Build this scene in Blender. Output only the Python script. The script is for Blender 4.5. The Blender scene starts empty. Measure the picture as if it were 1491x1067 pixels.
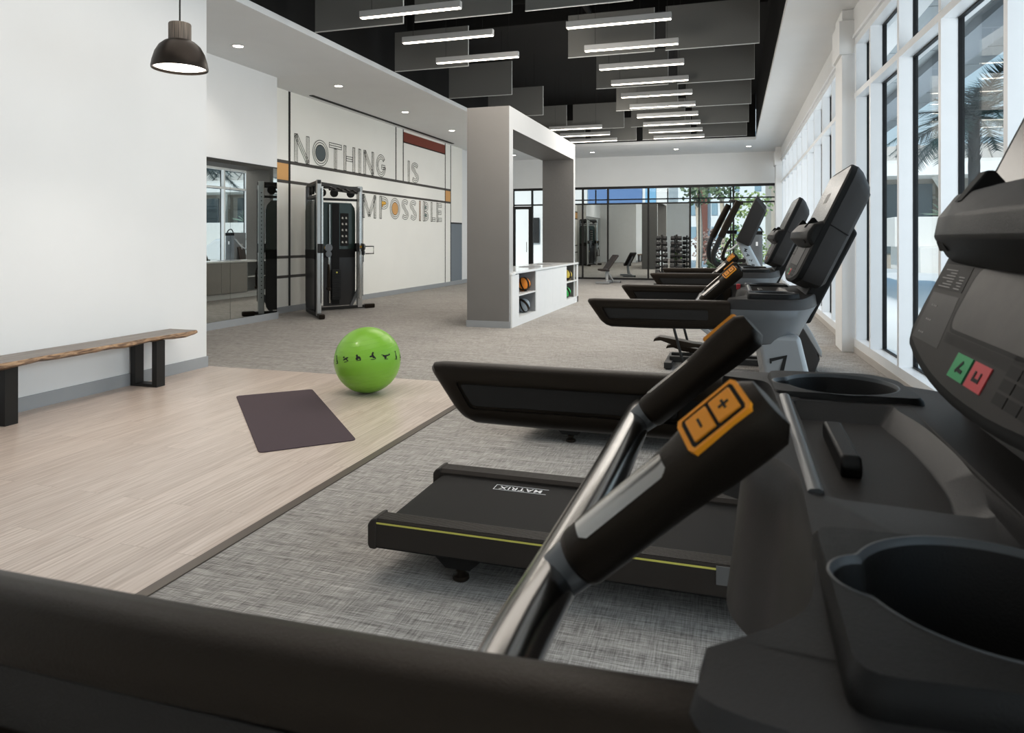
import bpy, bmesh, math, random
from mathutils import Vector, Matrix
random.seed(7)
PI=math.pi
SC=bpy.context.scene
COL=SC.collection

# ------------------------------------------------------------------ materials
MATS={}
def mat(name,color,rough=.5,metal=0.,var=0.,vscale=8.,bump=0.,bscale=200.,emit=None,estr=0.,coat=0.,spec=.5,stretch=None):
    if name in MATS: return MATS[name]
    m=bpy.data.materials.new(name); m.use_nodes=True
    nt=m.node_tree; b=nt.nodes['Principled BSDF']
    c=(*color,1)
    b.inputs['Base Color'].default_value=c
    b.inputs['Roughness'].default_value=rough
    b.inputs['Metallic'].default_value=metal
    b.inputs['Specular IOR Level'].default_value=spec
    if coat: b.inputs['Coat Weight'].default_value=coat; b.inputs['Coat Roughness'].default_value=.1
    if emit: b.inputs['Emission Color'].default_value=(*emit,1); b.inputs['Emission Strength'].default_value=estr
    tc=nt.nodes.new('ShaderNodeTexCoord'); src=tc.outputs['Object']
    if stretch:
        mp=nt.nodes.new('ShaderNodeMapping'); mp.inputs['Scale'].default_value=stretch
        nt.links.new(src,mp.inputs['Vector']); src=mp.outputs['Vector']
    v=max(var,.03)
    n=nt.nodes.new('ShaderNodeTexNoise'); n.inputs['Scale'].default_value=vscale; n.inputs['Detail'].default_value=4
    nt.links.new(src,n.inputs['Vector'])
    r=nt.nodes.new('ShaderNodeMix'); r.data_type='RGBA'
    r.inputs['A'].default_value=(*[x*(1-v) for x in color],1)
    r.inputs['B'].default_value=(*[min(1,x*(1+v)) for x in color],1)
    nt.links.new(n.outputs['Fac'],r.inputs['Factor']); nt.links.new(r.outputs['Result'],b.inputs['Base Color'])
    if bump:
        n2=nt.nodes.new('ShaderNodeTexNoise'); n2.inputs['Scale'].default_value=bscale; n2.inputs['Detail'].default_value=2
        nt.links.new(src,n2.inputs['Vector'])
        bp=nt.nodes.new('ShaderNodeBump'); bp.inputs['Strength'].default_value=bump; bp.inputs['Distance'].default_value=.002
        nt.links.new(n2.outputs['Fac'],bp.inputs['Height']); nt.links.new(bp.outputs['Normal'],b.inputs['Normal'])
    MATS[name]=m; return m

def glass_mat(name,tint=(1,1,1),refl=.08):
    m=bpy.data.materials.new(name); m.use_nodes=True; nt=m.node_tree; nt.nodes.clear()
    o=nt.nodes.new('ShaderNodeOutputMaterial'); t=nt.nodes.new('ShaderNodeBsdfTransparent'); t.inputs[0].default_value=(*tint,1)
    g=nt.nodes.new('ShaderNodeBsdfGlossy'); g.inputs['Roughness'].default_value=.0
    lw=nt.nodes.new('ShaderNodeLayerWeight'); lw.inputs['Blend'].default_value=.25
    mr=nt.nodes.new('ShaderNodeMapRange'); mr.inputs['To Min'].default_value=refl*.5; mr.inputs['To Max'].default_value=refl*4
    nt.links.new(lw.outputs['Fresnel'],mr.inputs['Value'])
    mx=nt.nodes.new('ShaderNodeMixShader'); nt.links.new(mr.outputs['Result'],mx.inputs[0])
    nt.links.new(t.outputs[0],mx.inputs[1]); nt.links.new(g.outputs[0],mx.inputs[2]); nt.links.new(mx.outputs[0],o.inputs[0])
    MATS[name]=m; return m

def carpet_mat():
    m=bpy.data.materials.new('woven_carpet'); m.use_nodes=True; nt=m.node_tree; L=nt.links.new; b=nt.nodes['Principled BSDF']
    tc=nt.nodes.new('ShaderNodeTexCoord')
    def noise(scale,s,detail=3):
        mp=nt.nodes.new('ShaderNodeMapping'); mp.inputs['Scale'].default_value=scale
        L(tc.outputs['Object'],mp.inputs['Vector'])
        n=nt.nodes.new('ShaderNodeTexNoise'); n.inputs['Scale'].default_value=s; n.inputs['Detail'].default_value=detail; n.inputs['Roughness'].default_value=.65
        L(mp.outputs['Vector'],n.inputs['Vector']); return n.outputs['Fac']
    a=noise((8,180,1),1.0); c=noise((170,9,1),1.0); d=noise((1,1,1),.9,3); e=noise((1.1,34,1),1.,2)
    def m2(op,x,y):
        q=nt.nodes.new('ShaderNodeMath'); q.operation=op
        for i,k in enumerate((x,y)):
            if isinstance(k,(int,float)): q.inputs[i].default_value=k
            else: L(k,q.inputs[i])
        return q.outputs[0]
    s=m2('ADD',m2('MULTIPLY',a,.48),m2('MULTIPLY',c,.34)); s=m2('ADD',s,m2('MULTIPLY',d,.06)); s=m2('ADD',s,m2('MULTIPLY',e,.16))
    cr=nt.nodes.new('ShaderNodeValToRGB'); el=cr.color_ramp.elements
    el[0].position=.40; el[0].color=(.155,.144,.134,1); el[1].position=.64; el[1].color=(.55,.52,.487,1)
    L(s,cr.inputs['Fac']); L(cr.outputs['Color'],b.inputs['Base Color']); b.inputs['Roughness'].default_value=.95
    b.inputs['Specular IOR Level'].default_value=.15
    bp=nt.nodes.new('ShaderNodeBump'); bp.inputs['Strength'].default_value=.35; bp.inputs['Distance'].default_value=.004
    L(s,bp.inputs['Height']); L(bp.outputs['Normal'],b.inputs['Normal'])
    MATS['carpet']=m; return m

def wood_mat():
    m=bpy.data.materials.new('pale_oak_planks'); m.use_nodes=True; nt=m.node_tree; L=nt.links.new; b=nt.nodes['Principled BSDF']
    tc=nt.nodes.new('ShaderNodeTexCoord')
    mp=nt.nodes.new('ShaderNodeMapping'); mp.inputs['Rotation'].default_value=(0,0,PI/2)
    L(tc.outputs['Object'],mp.inputs['Vector'])
    br=nt.nodes.new('ShaderNodeTexBrick'); br.inputs['Scale'].default_value=1; br.inputs['Brick Width'].default_value=1.22; br.inputs['Row Height'].default_value=.152
    br.inputs['Mortar Size'].default_value=.0012; br.inputs['Mortar Smooth'].default_value=.3; br.offset=.37
    br.inputs['Color1'].default_value=(.0,.0,.0,1); br.inputs['Color2'].default_value=(1,1,1,1); br.inputs['Mortar'].default_value=(.5,.5,.5,1); br.inputs['Bias'].default_value=0
    L(mp.outputs['Vector'],br.inputs['Vector'])
    # grain
    mg=nt.nodes.new('ShaderNodeMapping'); mg.inputs['Scale'].default_value=(22,1.5,1)
    av=nt.nodes.new('ShaderNodeVectorMath'); av.operation='MULTIPLY_ADD'; av.inputs[1].default_value=(3,7,5)
    L(br.outputs['Color'],av.inputs[0]); L(tc.outputs['Object'],av.inputs[2]); L(av.outputs[0],mg.inputs['Vector'])
    w=nt.nodes.new('ShaderNodeTexNoise'); w.inputs['Scale'].default_value=1.; w.inputs['Detail'].default_value=5; w.inputs['Distortion'].default_value=2.2
    L(mg.outputs['Vector'],w.inputs['Vector'])
    wv=nt.nodes.new('ShaderNodeTexWave'); wv.wave_type='BANDS'; wv.bands_direction='X'; wv.inputs['Scale'].default_value=.55; wv.inputs['Distortion'].default_value=7; wv.inputs['Detail'].default_value=2.; wv.inputs['Detail Scale'].default_value=.9
    L(mg.outputs['Vector'],wv.inputs['Vector'])
    mm=nt.nodes.new('ShaderNodeMix'); mm.data_type='FLOAT'; mm.inputs['Factor'].default_value=.16
    L(w.outputs['Fac'],mm.inputs['A']); L(wv.outputs['Fac'],mm.inputs['B'])
    cr=nt.nodes.new('ShaderNodeValToRGB'); el=cr.color_ramp.elements
    el[0].position=.25; el[0].color=(.46,.37,.315,1); el[1].position=.68; el[1].color=(.66,.56,.495,1)
    L(mm.outputs['Result'],cr.inputs['Fac'])
    sep=nt.nodes.new('ShaderNodeSeparateColor'); L(br.outputs['Color'],sep.inputs['Color'])
    mr=nt.nodes.new('ShaderNodeMapRange'); mr.inputs['To Min'].default_value=.93; mr.inputs['To Max'].default_value=1.05; L(sep.outputs['Red'],mr.inputs['Value'])
    mul=nt.nodes.new('ShaderNodeMix'); mul.data_type='RGBA'; mul.blend_type='MULTIPLY'; mul.inputs['Factor'].default_value=1
    L(cr.outputs['Color'],mul.inputs['A']); L(mr.outputs['Result'],mul.inputs['B'])
    mo=nt.nodes.new('ShaderNodeMix'); mo.data_type='RGBA'; mo.inputs['B'].default_value=(.36,.29,.24,1)
    L(br.outputs['Fac'],mo.inputs['Factor']); L(mul.outputs['Result'],mo.inputs['A'])
    L(mo.outputs['Result'],b.inputs['Base Color']); b.inputs['Roughness'].default_value=.30; b.inputs['Specular IOR Level'].default_value=.45
    MATS['wood']=m; return m

def livewood_mat(name,c0,c1,scale=(60,2.2,60)):
    m=bpy.data.materials.new(name); m.use_nodes=True; nt=m.node_tree; L=nt.links.new; b=nt.nodes['Principled BSDF']
    tc=nt.nodes.new('ShaderNodeTexCoord'); mp=nt.nodes.new('ShaderNodeMapping'); mp.inputs['Scale'].default_value=scale; L(tc.outputs['Object'],mp.inputs['Vector'])
    n=nt.nodes.new('ShaderNodeTexNoise'); n.inputs['Scale'].default_value=1; n.inputs['Detail'].default_value=4; n.inputs['Distortion'].default_value=1.; L(mp.outputs['Vector'],n.inputs['Vector'])
    cr=nt.nodes.new('ShaderNodeValToRGB'); el=cr.color_ramp.elements; el[0].position=.35; el[0].color=(*c0,1); el[1].position=.65; el[1].color=(*c1,1)
    L(n.outputs['Fac'],cr.inputs['Fac']); L(cr.outputs['Color'],b.inputs['Base Color']); b.inputs['Roughness'].default_value=.5
    MATS[name]=m; return m

WALL=mat('wall_paint',(.76,.757,.747),.75,var=.015,vscale=2)
CEIL=mat('ceiling_paint',(.74,.74,.735),.8,var=.015,vscale=2)
MURALP=mat('mural_wall_paint',(.83,.81,.755),.7,var=.015,vscale=2)
BLACKC=mat('black_ceiling',(.012,.0115,.011),.8)
BASEG=mat('grey_baseboard',(.34,.35,.36),.5)
CARPET=carpet_mat(); WOOD=wood_mat()
TRIMD=mat('bronze_trim',(.14,.115,.095),.4,metal=.3)
WFRAME=mat('white_window_frame',(.80,.81,.82),.35)
GASKET=mat('black_gasket',(.01,.01,.011),.5)
DFRAME=mat('dark_bronze_frame',(.016,.015,.014),.4)
GLASS=glass_mat('window_glass',(.95,.975,.98),.025)
MIRROR=mat('mirror_silver',(.70,.73,.72),.0,metal=1.)
FELT=mat('charcoal_felt',(.17,.168,.157),.95,var=.35,vscale=160,spec=.2,stretch=(1,1,1))
FELTE=mat('pale_felt_edge',(.55,.55,.53),.9)
ALU=mat('aluminium_fixture',(.62,.61,.60),.45,metal=.35)
LED=mat('warm_led_diffuser',(1,.95,.88),.5,emit=(1,.90,.76),estr=9.)
DLED=mat('downlight_led',(1,.95,.88),.5,emit=(1,.90,.76),estr=14.)
BLK=mat('black_plastic',(.010,.0092,.0085),.42,spec=.28,var=.1,vscale=30,bump=.25,bscale=900)
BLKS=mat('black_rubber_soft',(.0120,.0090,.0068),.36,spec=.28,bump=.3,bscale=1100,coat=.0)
BLKM=mat('matte_black',(.009,.0085,.008),.6,spec=.28)
DGREY=mat('dark_grey_plastic',(.036,.029,.024),.42,spec=.28,bump=.3,bscale=900)
BODYG=mat('charcoal_body_plastic',(.040,.037,.0355),.42,spec=.28,bump=.2,bscale=900)
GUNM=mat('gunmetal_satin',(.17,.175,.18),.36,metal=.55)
SILV=mat('silver_paint',(.36,.365,.37),.34,metal=.45)
CHROME=mat('satin_steel_tube',(.33,.32,.31),.2,metal=1.)
STEEL=mat('brushed_steel',(.50,.48,.455),.2,metal=1.)
YEL=mat('yellow_stripe',(.66,.60,.14),.5)
WHITEP=mat('white_print',(.8,.8,.8),.5)
ORNG=mat('orange_toggle',(.85,.33,.02),.45)
GRN=mat('green_key',(.02,.36,.12),.45)
RED=mat('red_key',(.62,.05,.06),.45)
BELT=mat('belt_rubber',(.013,.012,.0112),.6,spec=.25,bump=.3,bscale=1500)
CAB=mat('white_laminate',(.80,.80,.79),.35)
PORT=mat('taupe_grey_panel',(.205,.195,.185),.55,var=.02,vscale=3)
PORTW=mat('portal_white_edge',(.44,.437,.43),.5)
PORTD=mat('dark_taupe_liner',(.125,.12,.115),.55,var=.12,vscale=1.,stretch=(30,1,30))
STONE=mat('white_quartz_top',(.82,.82,.81),.12)
NICHE=mat('grey_laminate_niche',(.27,.275,.28),.5)
BALLG=mat('lime_ball',(.215,.44,.045),.34,var=.05,vscale=3,coat=.12)
MATP=mat('plum_yoga_mat',(.082,.058,.066),.9,var=.18,vscale=220,bump=.4,bscale=400)
LEGM=mat('black_powder_coat',(.016,.015,.014),.45)
BWOODT=livewood_mat('bench_wood_top',(.20,.175,.16),(.32,.285,.26)); BWOODE=livewood_mat('bench_live_edge',(.10,.055,.032),(.42,.28,.17),(25,9,60))
PENDB=mat('oil_bronze_metal',(.035,.027,.022),.38,metal=.6,var=.3,vscale=18)
PENDW=livewood_mat('weathered_socket',(.07,.055,.045),(.20,.165,.135),(90,90,3))
INK=mat('mural_black_line',(.018,.017,.016),.7)
LINE=mat('mural_dark_band',(.085,.078,.07),.7)
MORG=mat('mural_tan',(.62,.36,.15),.7); MRED=mat('mural_brick_red',(.22,.058,.038),.7); MGRY=mat('mural_slate',(.115,.135,.14),.7)
MYEL=mat('mural_amber',(.72,.42,.08),.7); MTEAL=mat('mural_grey_green',(.30,.36,.33),.7); MPNK=mat('mural_blush',(.72,.56,.46),.7); MBLG=mat('mural_blue_grey',(.21,.235,.26),.7)
SHROUD=mat('dark_green_shroud',(.022,.036,.031),.22,coat=.3); SHROUDL=mat('charcoal_shroud',(.028,.027,.027),.3)
PLEATHER=mat('dark_brown_vinyl',(.035,.026,.022),.45)
BLKS.node_tree.nodes['Principled BSDF'].inputs['Specular Tint'].default_value=(1,.80,.62,1); BLKS.node_tree.nodes['Principled BSDF'].inputs['Specular IOR Level'].default_value=.32  # warm tint puts the brown sheen of warm lamps into the black rubber
IRON=mat('iron_heads',(.011,.011,.011),.45)
SCREEN=mat('dark_screen_glass',(.07,.06,.052),.22,var=.2,vscale=30)
SCREENB=mat('bright_screen_overlay',(.068,.061,.055),.42,spec=.25,var=.25,vscale=40)
KEYP=mat('keypad_overlay',(.045,.040,.037),.5,spec=.15,var=.12,vscale=20)
KEYD=mat('keypad_dark',(.022,.020,.019),.5,spec=.12)

# ------------------------------------------------------------------ mesh builder
class MB:
    def __init__(s): s.bm=bmesh.new(); s.mats=[]; s.mi=0
    def use(s,m):
        if m not in s.mats: s.mats.append(m)
        s.mi=s.mats.index(m); return s
    def face(s,vs):
        try:
            f=s.bm.faces.new(vs); f.material_index=s.mi; return f
        except ValueError: return None
    def hexa(s,p):  # 8 points: bottom ring 0-3, top ring 4-7
        v=[s.bm.verts.new(q) for q in p]
        for f in ((3,2,1,0),(4,5,6,7),(0,1,5,4),(1,2,6,5),(2,3,7,6),(3,0,4,7)): s.face([v[i] for i in f])
        return s
    def box(s,x0,x1,y0,y1,z0,z1):
        return s.hexa([(x0,y0,z0),(x1,y0,z0),(x1,y1,z0),(x0,y1,z0),(x0,y0,z1),(x1,y0,z1),(x1,y1,z1),(x0,y1,z1)])
    def obox(s,M,dx,dy,dz):
        P=[(-dx,-dy,-dz),(dx,-dy,-dz),(dx,dy,-dz),(-dx,dy,-dz),(-dx,-dy,dz),(dx,-dy,dz),(dx,dy,dz),(-dx,dy,dz)]
        return s.hexa([M@(Vector(p)*.5) for p in P])
    def bar(s,a,b,w,h,up=(0,0,1)):
        a,b=Vector(a),Vector(b); d=(b-a); l=d.length; d.normalize(); u=Vector(up)
        if abs(d.dot(u))>.98: u=Vector((1,0,0))
        r=d.cross(u).normalized(); u=r.cross(d)
        M=Matrix((( r.x,d.x,u.x),(r.y,d.y,u.y),(r.z,d.z,u.z))).to_4x4(); M.translation=(a+b)/2
        return s.obox(M,w,l,h)
    def loft(s,rings,cap0=True,cap1=True,closed=True):
        R=[[s.bm.verts.new(p) for p in r] for r in rings]
        n=len(R[0])
        for i in range(len(R)-1):
            for j in range(n if closed else n-1):
                s.face([R[i][j],R[i][(j+1)%n],R[i+1][(j+1)%n],R[i+1][j]])
        if cap0: s.face(R[0][::-1])
        if cap1: s.face(R[-1])
        return s
    def prism(s,poly,axis,a0,a1):
        def P(p,a):
            return (a,p[0],p[1]) if axis=='x' else ((p[0],a,p[1]) if axis=='y' else (p[0],p[1],a))
        return s.loft([[P(p,a0) for p in poly],[P(p,a1) for p in poly]])
    def tube(s,pts,r,seg=12,cap=True):
        pts=[Vector(p) for p in pts]; n=len(pts)
        rs=r if isinstance(r,(list,tuple)) else [r]*n
        rings=[]; u=None
        for i,p in enumerate(pts):
            d=(pts[min(i+1,n-1)]-pts[max(i-1,0)]).normalized()
            if u is None:
                u=Vector((0,0,1)) if abs(d.z)<.9 else Vector((1,0,0))
            r_=d.cross(u).normalized(); u=r_.cross(d).normalized()
            rings.append([p+(r_*math.cos(2*PI*k/seg)+u*math.sin(2*PI*k/seg))*rs[i] for k in range(seg)])
        return s.loft(rings,cap,cap)
    def cyl(s,a,b,r0,r1=None,seg=20): return s.tube([a,b],[r0,r0 if r1 is None else r1],seg)
    def lathe(s,prof,c=(0,0,0),seg=32,cap0=True,cap1=True):
        return s.loft([[(c[0]+r*math.cos(2*PI*k/seg),c[1]+r*math.sin(2*PI*k/seg),c[2]+z) for k in range(seg)] for r,z in prof],cap0,cap1)
    def sphere(s,c,r,seg=24,rings=14,sc=(1,1,1)):
        pr=[]
        for i in range(rings+1):
            a=-PI/2+PI*i/rings; pr.append((max(1e-4,math.cos(a)*r),math.sin(a)*r))
        return s.loft([[(c[0]+q*math.cos(2*PI*k/seg)*sc[0],c[1]+q*math.sin(2*PI*k/seg)*sc[1],c[2]+z*sc[2]) for k in range(seg)] for q,z in pr])
    def mesh(s,name):
        bmesh.ops.recalc_face_normals(s.bm,faces=s.bm.faces)
        me=bpy.data.meshes.new(name); s.bm.to_mesh(me); s.bm.free()
        for m in s.mats: me.materials.append(m)
        return me
    def build(s,name,m=None,parent=None,smooth=None,bevel=0,seg=2,loc=None):
        if m is not None and not s.mats: s.mats=[m]
        me=s.mesh(name)
        return link(name,me,parent,smooth,bevel,seg,loc)

def link(name,me,parent=None,smooth=None,bevel=0,seg=2,loc=None):
    o=bpy.data.objects.new(name,me); COL.objects.link(o)
    if parent is not None: o.parent=parent
    if loc is not None: o.location=loc
    if smooth is None and bevel: smooth=40
    if smooth:
        for p in me.polygons: p.use_smooth=True
        me.set_sharp_from_angle(angle=math.radians(smooth))
    if bevel:
        b=o.modifiers.new('bevel','BEVEL'); b.width=bevel; b.segments=seg; b.limit_method='ANGLE'; b.angle_limit=math.radians(35); b.use_clamp_overlap=True
    return o

def boolean(me,cut,op='DIFFERENCE'):
    a=bpy.data.objects.new('tmp_a',me); b=bpy.data.objects.new('tmp_b',cut); COL.objects.link(a); COL.objects.link(b)
    md=a.modifiers.new('b','BOOLEAN'); md.object=b; md.operation=op; md.solver='EXACT'
    dg=bpy.context.evaluated_depsgraph_get(); dg.update()
    r=bpy.data.meshes.new_from_object(a.evaluated_get(dg))
    bpy.data.objects.remove(a); bpy.data.objects.remove(b)
    return r
def bevelled(me,w,seg=2,ang=35):
    a=bpy.data.objects.new('tmp_a',me); COL.objects.link(a)
    md=a.modifiers.new('b','BEVEL'); md.width=w; md.segments=seg; md.limit_method='ANGLE'; md.angle_limit=math.radians(ang)
    dg=bpy.context.evaluated_depsgraph_get(); dg.update()
    r=bpy.data.meshes.new_from_object(a.evaluated_get(dg)); bpy.data.objects.remove(a); return r

def text_mesh(txt,size,ext=.0006,space=1.,offset=0.):
    cu=bpy.data.curves.new('txt','FONT'); cu.body=txt; cu.size=size; cu.extrude=ext; cu.align_x='CENTER'; cu.align_y='CENTER'; cu.space_character=space; cu.offset=offset
    o=bpy.data.objects.new('tmp_t',cu); COL.objects.link(o)
    dg=bpy.context.evaluated_depsgraph_get(); dg.update()
    me=bpy.data.meshes.new_from_object(o.evaluated_get(dg)); bpy.data.objects.remove(o); return me
def text_part(name,txt,size,m,parent,M,ext=.0006,space=1.,offset=0.):
    me=text_mesh(txt,size,ext,space,offset); me.transform(M); me.materials.clear(); me.materials.append(m)
    return link(name,me,parent)
def frame(o,ux,uy):
    ux=Vector(ux).normalized(); uy=Vector(uy).normalized(); uz=ux.cross(uy)
    M=Matrix((ux,uy,uz)).transposed().to_4x4(); M.translation=o; return M

def tag(o,label=None,cat=None,group=None,kind=None):
    if label: o['label']=label
    if cat: o['category']=cat
    if group: o['group']=group
    if kind: o['kind']=kind
    return o
def thing(name,label,cat,loc=(0,0,0),rz=0,group=None):
    o=bpy.data.objects.new(name,None); COL.objects.link(o); o.location=loc; o.rotation_euler=(0,0,rz); o.empty_display_size=.1
    return tag(o,label,cat,group)
def struct(o): o['kind']='structure'; return o
def copy_tree(o,parent=None):
    c=o.copy(); COL.objects.link(c); c.parent=parent
    for ch in list(o.children): copy_tree(ch,c)
    return c
def rrect(w,h,r,n=5,cx=0,cy=0):
    P=[]
    for sx,sy,a0 in ((1,1,0),(-1,1,90),(-1,-1,180),(1,-1,270)):
        for k in range(n+1):
            a=math.radians(a0+90*k/n); P.append((cx+sx*(w/2-r)+r*math.cos(a),cy+sy*(h/2-r)+r*math.sin(a)))
    return P
def smoothpath(pts,n=6):
    P=[Vector(p) for p in pts]; out=[]
    for i in range(len(P)-1):
        p0=P[max(i-1,0)];p1=P[i];p2=P[i+1];p3=P[min(i+2,len(P)-1)]
        for k in range(n):
            t=k/n; out.append(.5*((2*p1)+(-p0+p2)*t+(2*p0-5*p1+4*p2-p3)*t*t+(-p0+3*p1-3*p2+p3)*t**3))
    out.append(P[-1]); return out

# ------------------------------------------------------------------ camera
F=1022.; YAW=math.atan2(321.5,F)
cam=bpy.data.cameras.new('camera'); co=bpy.data.objects.new('camera',cam); COL.objects.link(co)
co.location=(0,0,1.35); co.rotation_euler=(PI/2,0,YAW)
cam.sensor_fit='HORIZONTAL'; cam.sensor_width=36; cam.lens=36*F/1491; cam.shift_y=-(533.5-348)/1491; cam.clip_start=.02; cam.clip_end=300
cam.dof.use_dof=True; cam.dof.focus_distance=3.6; cam.dof.aperture_fstop=13
SC.camera=co

# ------------------------------------------------------------------ room
HC=4.09   # soffit height
YF=23.34  # far wall
XW=1.38   # inner plane of the far window run
def winx(y): return 1.374+(9.198-y)*.0414 if y<9.2 else 1.38
def sbox(name,m,*b,bevel=0):
    o=MB().box(*b).build(name,m,bevel=bevel); return struct(o)
b=MB().use(CARPET); b.loft([[(-8.1,-3.1,-.1),(2.2,-3.1,-.1),(1.75,9.2,-.1),(1.75,YF,-.1),(-8.1,YF,-.1)],[(-8.1,-3.1,0),(2.2,-3.1,0),(1.75,9.2,0),(1.75,YF,0),(-8.1,YF,0)]]); struct(b.build('floor'))
sbox('floor.001',WOOD,-5.3,-2.16,-3.0,6.14,.0,.004)
sbox('trim_1',TRIMD,-2.16,-2.105,-3.0,6.14,.0,.006)
# ceiling soffit ring and black plenum
TX0,TX1,TY0,TY1=-5.45,.60,1.2,20.45
b=MB(); b.box(-8.1,TX0,-3.1,YF+.1,HC,HC+.08); b.box(TX1,2.2,-3.1,YF+.1,HC,HC+.08); b.box(TX0,TX1,-3.1,TY0,HC,HC+.08); b.box(TX0,TX1,TY1,YF+.1,HC,HC+.08); struct(b.build('ceiling',CEIL))
ZT=5.35
b=MB(); b.box(TX0-.1,TX1+.1,TY0-.1,TY1+.1,ZT,ZT+.1); b.box(TX0-.06,TX0-.01,TY0,TY1,HC+.082,ZT); b.box(TX1+.01,TX1+.06,TY0,TY1,HC+.082,ZT); b.box(TX0,TX1,TY0-.06,TY0-.01,HC+.082,ZT); b.box(TX0,TX1,TY1+.01,TY1+.06,HC+.082,ZT); struct(b.build('ceiling.001',BLACKC))
# roof slab above soffit so that no sun leaks in
sbox('ceiling.002',BLACKC,-8.4,2.3,-3.3,YF+.2,ZT+.12,ZT+.3)
# left walls
sbox('wall_left',WALL,-5.45,-5.3,-3.0,6.1,0,HC)
sbox('wall_left.001',WALL,-7.5,-5.45,5.95,6.1,0,HC)
sbox('baseboard_left',BASEG,-5.3,-5.288,-3.0,6.112,0.004,.115)
b=MB(); b.box(-7.86,-7.38,6.1,10.17,0,.112); b.box(-7.86,-7.38,6.1,10.17,2.56,HC); b.box(-7.86,-7.40,6.1,10.17,.112,2.56); struct(b.build('wall_left.002',WALL))
sbox('baseboard_left.001',BASEG,-7.38,-7.362,6.1,10.185,0,.112)
sbox('wall_left.003',MURALP,-8.0,-7.85,10.17,19.9,0,HC)
sbox('baseboard_left.002',BASEG,-7.85,-7.838,10.19,19.9,0,.112)
sbox('wall_left.004',WALL,-8.0,-7.9,19.9,YF,0,HC)
sbox('baseboard_left.003',BASEG,-7.9,-7.888,19.9,YF-.1,0,.112)
sbox('wall_back',WALL,-5.45,2.2,-3.2,-3.0,0,HC)
# mirrors on the left
mt=thing('wall_mirror','tall frameless wall mirror in two panels left of the lettered mural','mirror',(-7.379,8.4,.112))
for y0,y1 in ((6.15,7.82),(7.826,8.986),(8.992,10.15)):
    MB().box(0,.012,y0-8.4,y1-8.4,.002,2.43).build('mirror_panel',MIRROR,mt)
MB().box(0,.014,6.15-8.4,10.15-8.4,2.43,2.448).build('top_channel',DFRAME,mt)
b=MB(); b.box(0,.014,-2.25,1.75,-.008,.002); b.build('bottom_channel',DFRAME,mt)

# far wall
sbox('wall_far',WALL,-8.0,1.75,YF,YF+.2,3.1,HC)
sbox('wall_far.001',WALL,-8.0,-7.3,YF,YF+.2,0,3.1)
t=struct(MB().box(-7.3,1.42,YF+.02,YF+.09,3.02,3.1).build('trim_3',DFRAME))
wf=bpy.data.objects.new('window_1',None); COL.objects.link(wf); wf.location=(0,YF+.05,0); struct(wf)
vx=[-7.3,-6.62,-4.84,-3.985,-2.65,-1.316,.02,1.39]
for i,x in enumerate(vx):
    MB().box(x-.03,x+.03,-.04,.04,0,3.02).build('window_frame',DFRAME,wf)
MB().box(-7.3,1.39,-.038,.038,2.50,2.55).build('window_frame',DFRAME,wf)
MB().box(-5.4,1.39,-.038,.038,0,.06).build('window_frame',DFRAME,wf)
MB().box(-7.3,1.39,.02,.03,2.55,3.02).build('window_pane',GLASS,wf)
for i in (4,5,6):
    if i==4: continue
    MB().box(vx[i]+.03,vx[i+1]-.03,-.005,.005,.06,2.5).build('window_pane',GLASS,wf)
for x in (-4.45,-2.05,-1.05,-.07):   # outer facade mullions
    MB().box(x-.02,x+.02,.25,.29,0,3.02).build('window_frame',GASKET,wf)
MB().box(-5.4,1.39,.25,.29,2.66,2.70).build('window_frame',GASKET,wf)
mf=thing('mirror_wall','full height black framed mirror panels on the far wall behind the weight bench','mirror',(-3.6,YF+.02,.06))
for i in (1,2,3,4):
    if i==1: x0,x1=-5.4,vx[2]-.03
    else: x0,x1=vx[i]+.03,vx[i+1]-.03
    MB().box(x0+3.6,x1+3.6,-.012,.0,0,2.44).build('mirror_panel',MIRROR,mf)
# glazed door seen through the portal
dr=thing('door_1',None,None,(-7.0,YF+.02,0)); struct(dr); 
b=MB(); b.box(-.30,-.22,-.03,.03,0,2.48); b.box(.26,.35,-.03,.03,0,2.48); b.box(-.22,.26,-.03,.03,2.38,2.48); b.box(-.22,.26,-.03,.03,0,.2); b.build('door_frame',DFRAME,dr)
MB().box(-.22,.26,-.005,.005,.2,2.38).build('door_pane',GLASS,dr)
MB().bar((.2,-.06,.9),(.2,-.06,1.25),.02,.02).build('door_handle',STEEL,dr)
MB().box(-6.60,-5.4,YF+.04,YF+.05,.05,2.5).build('window_2',GLASS)
struct(bpy.data.objects['window_2'])

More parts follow.
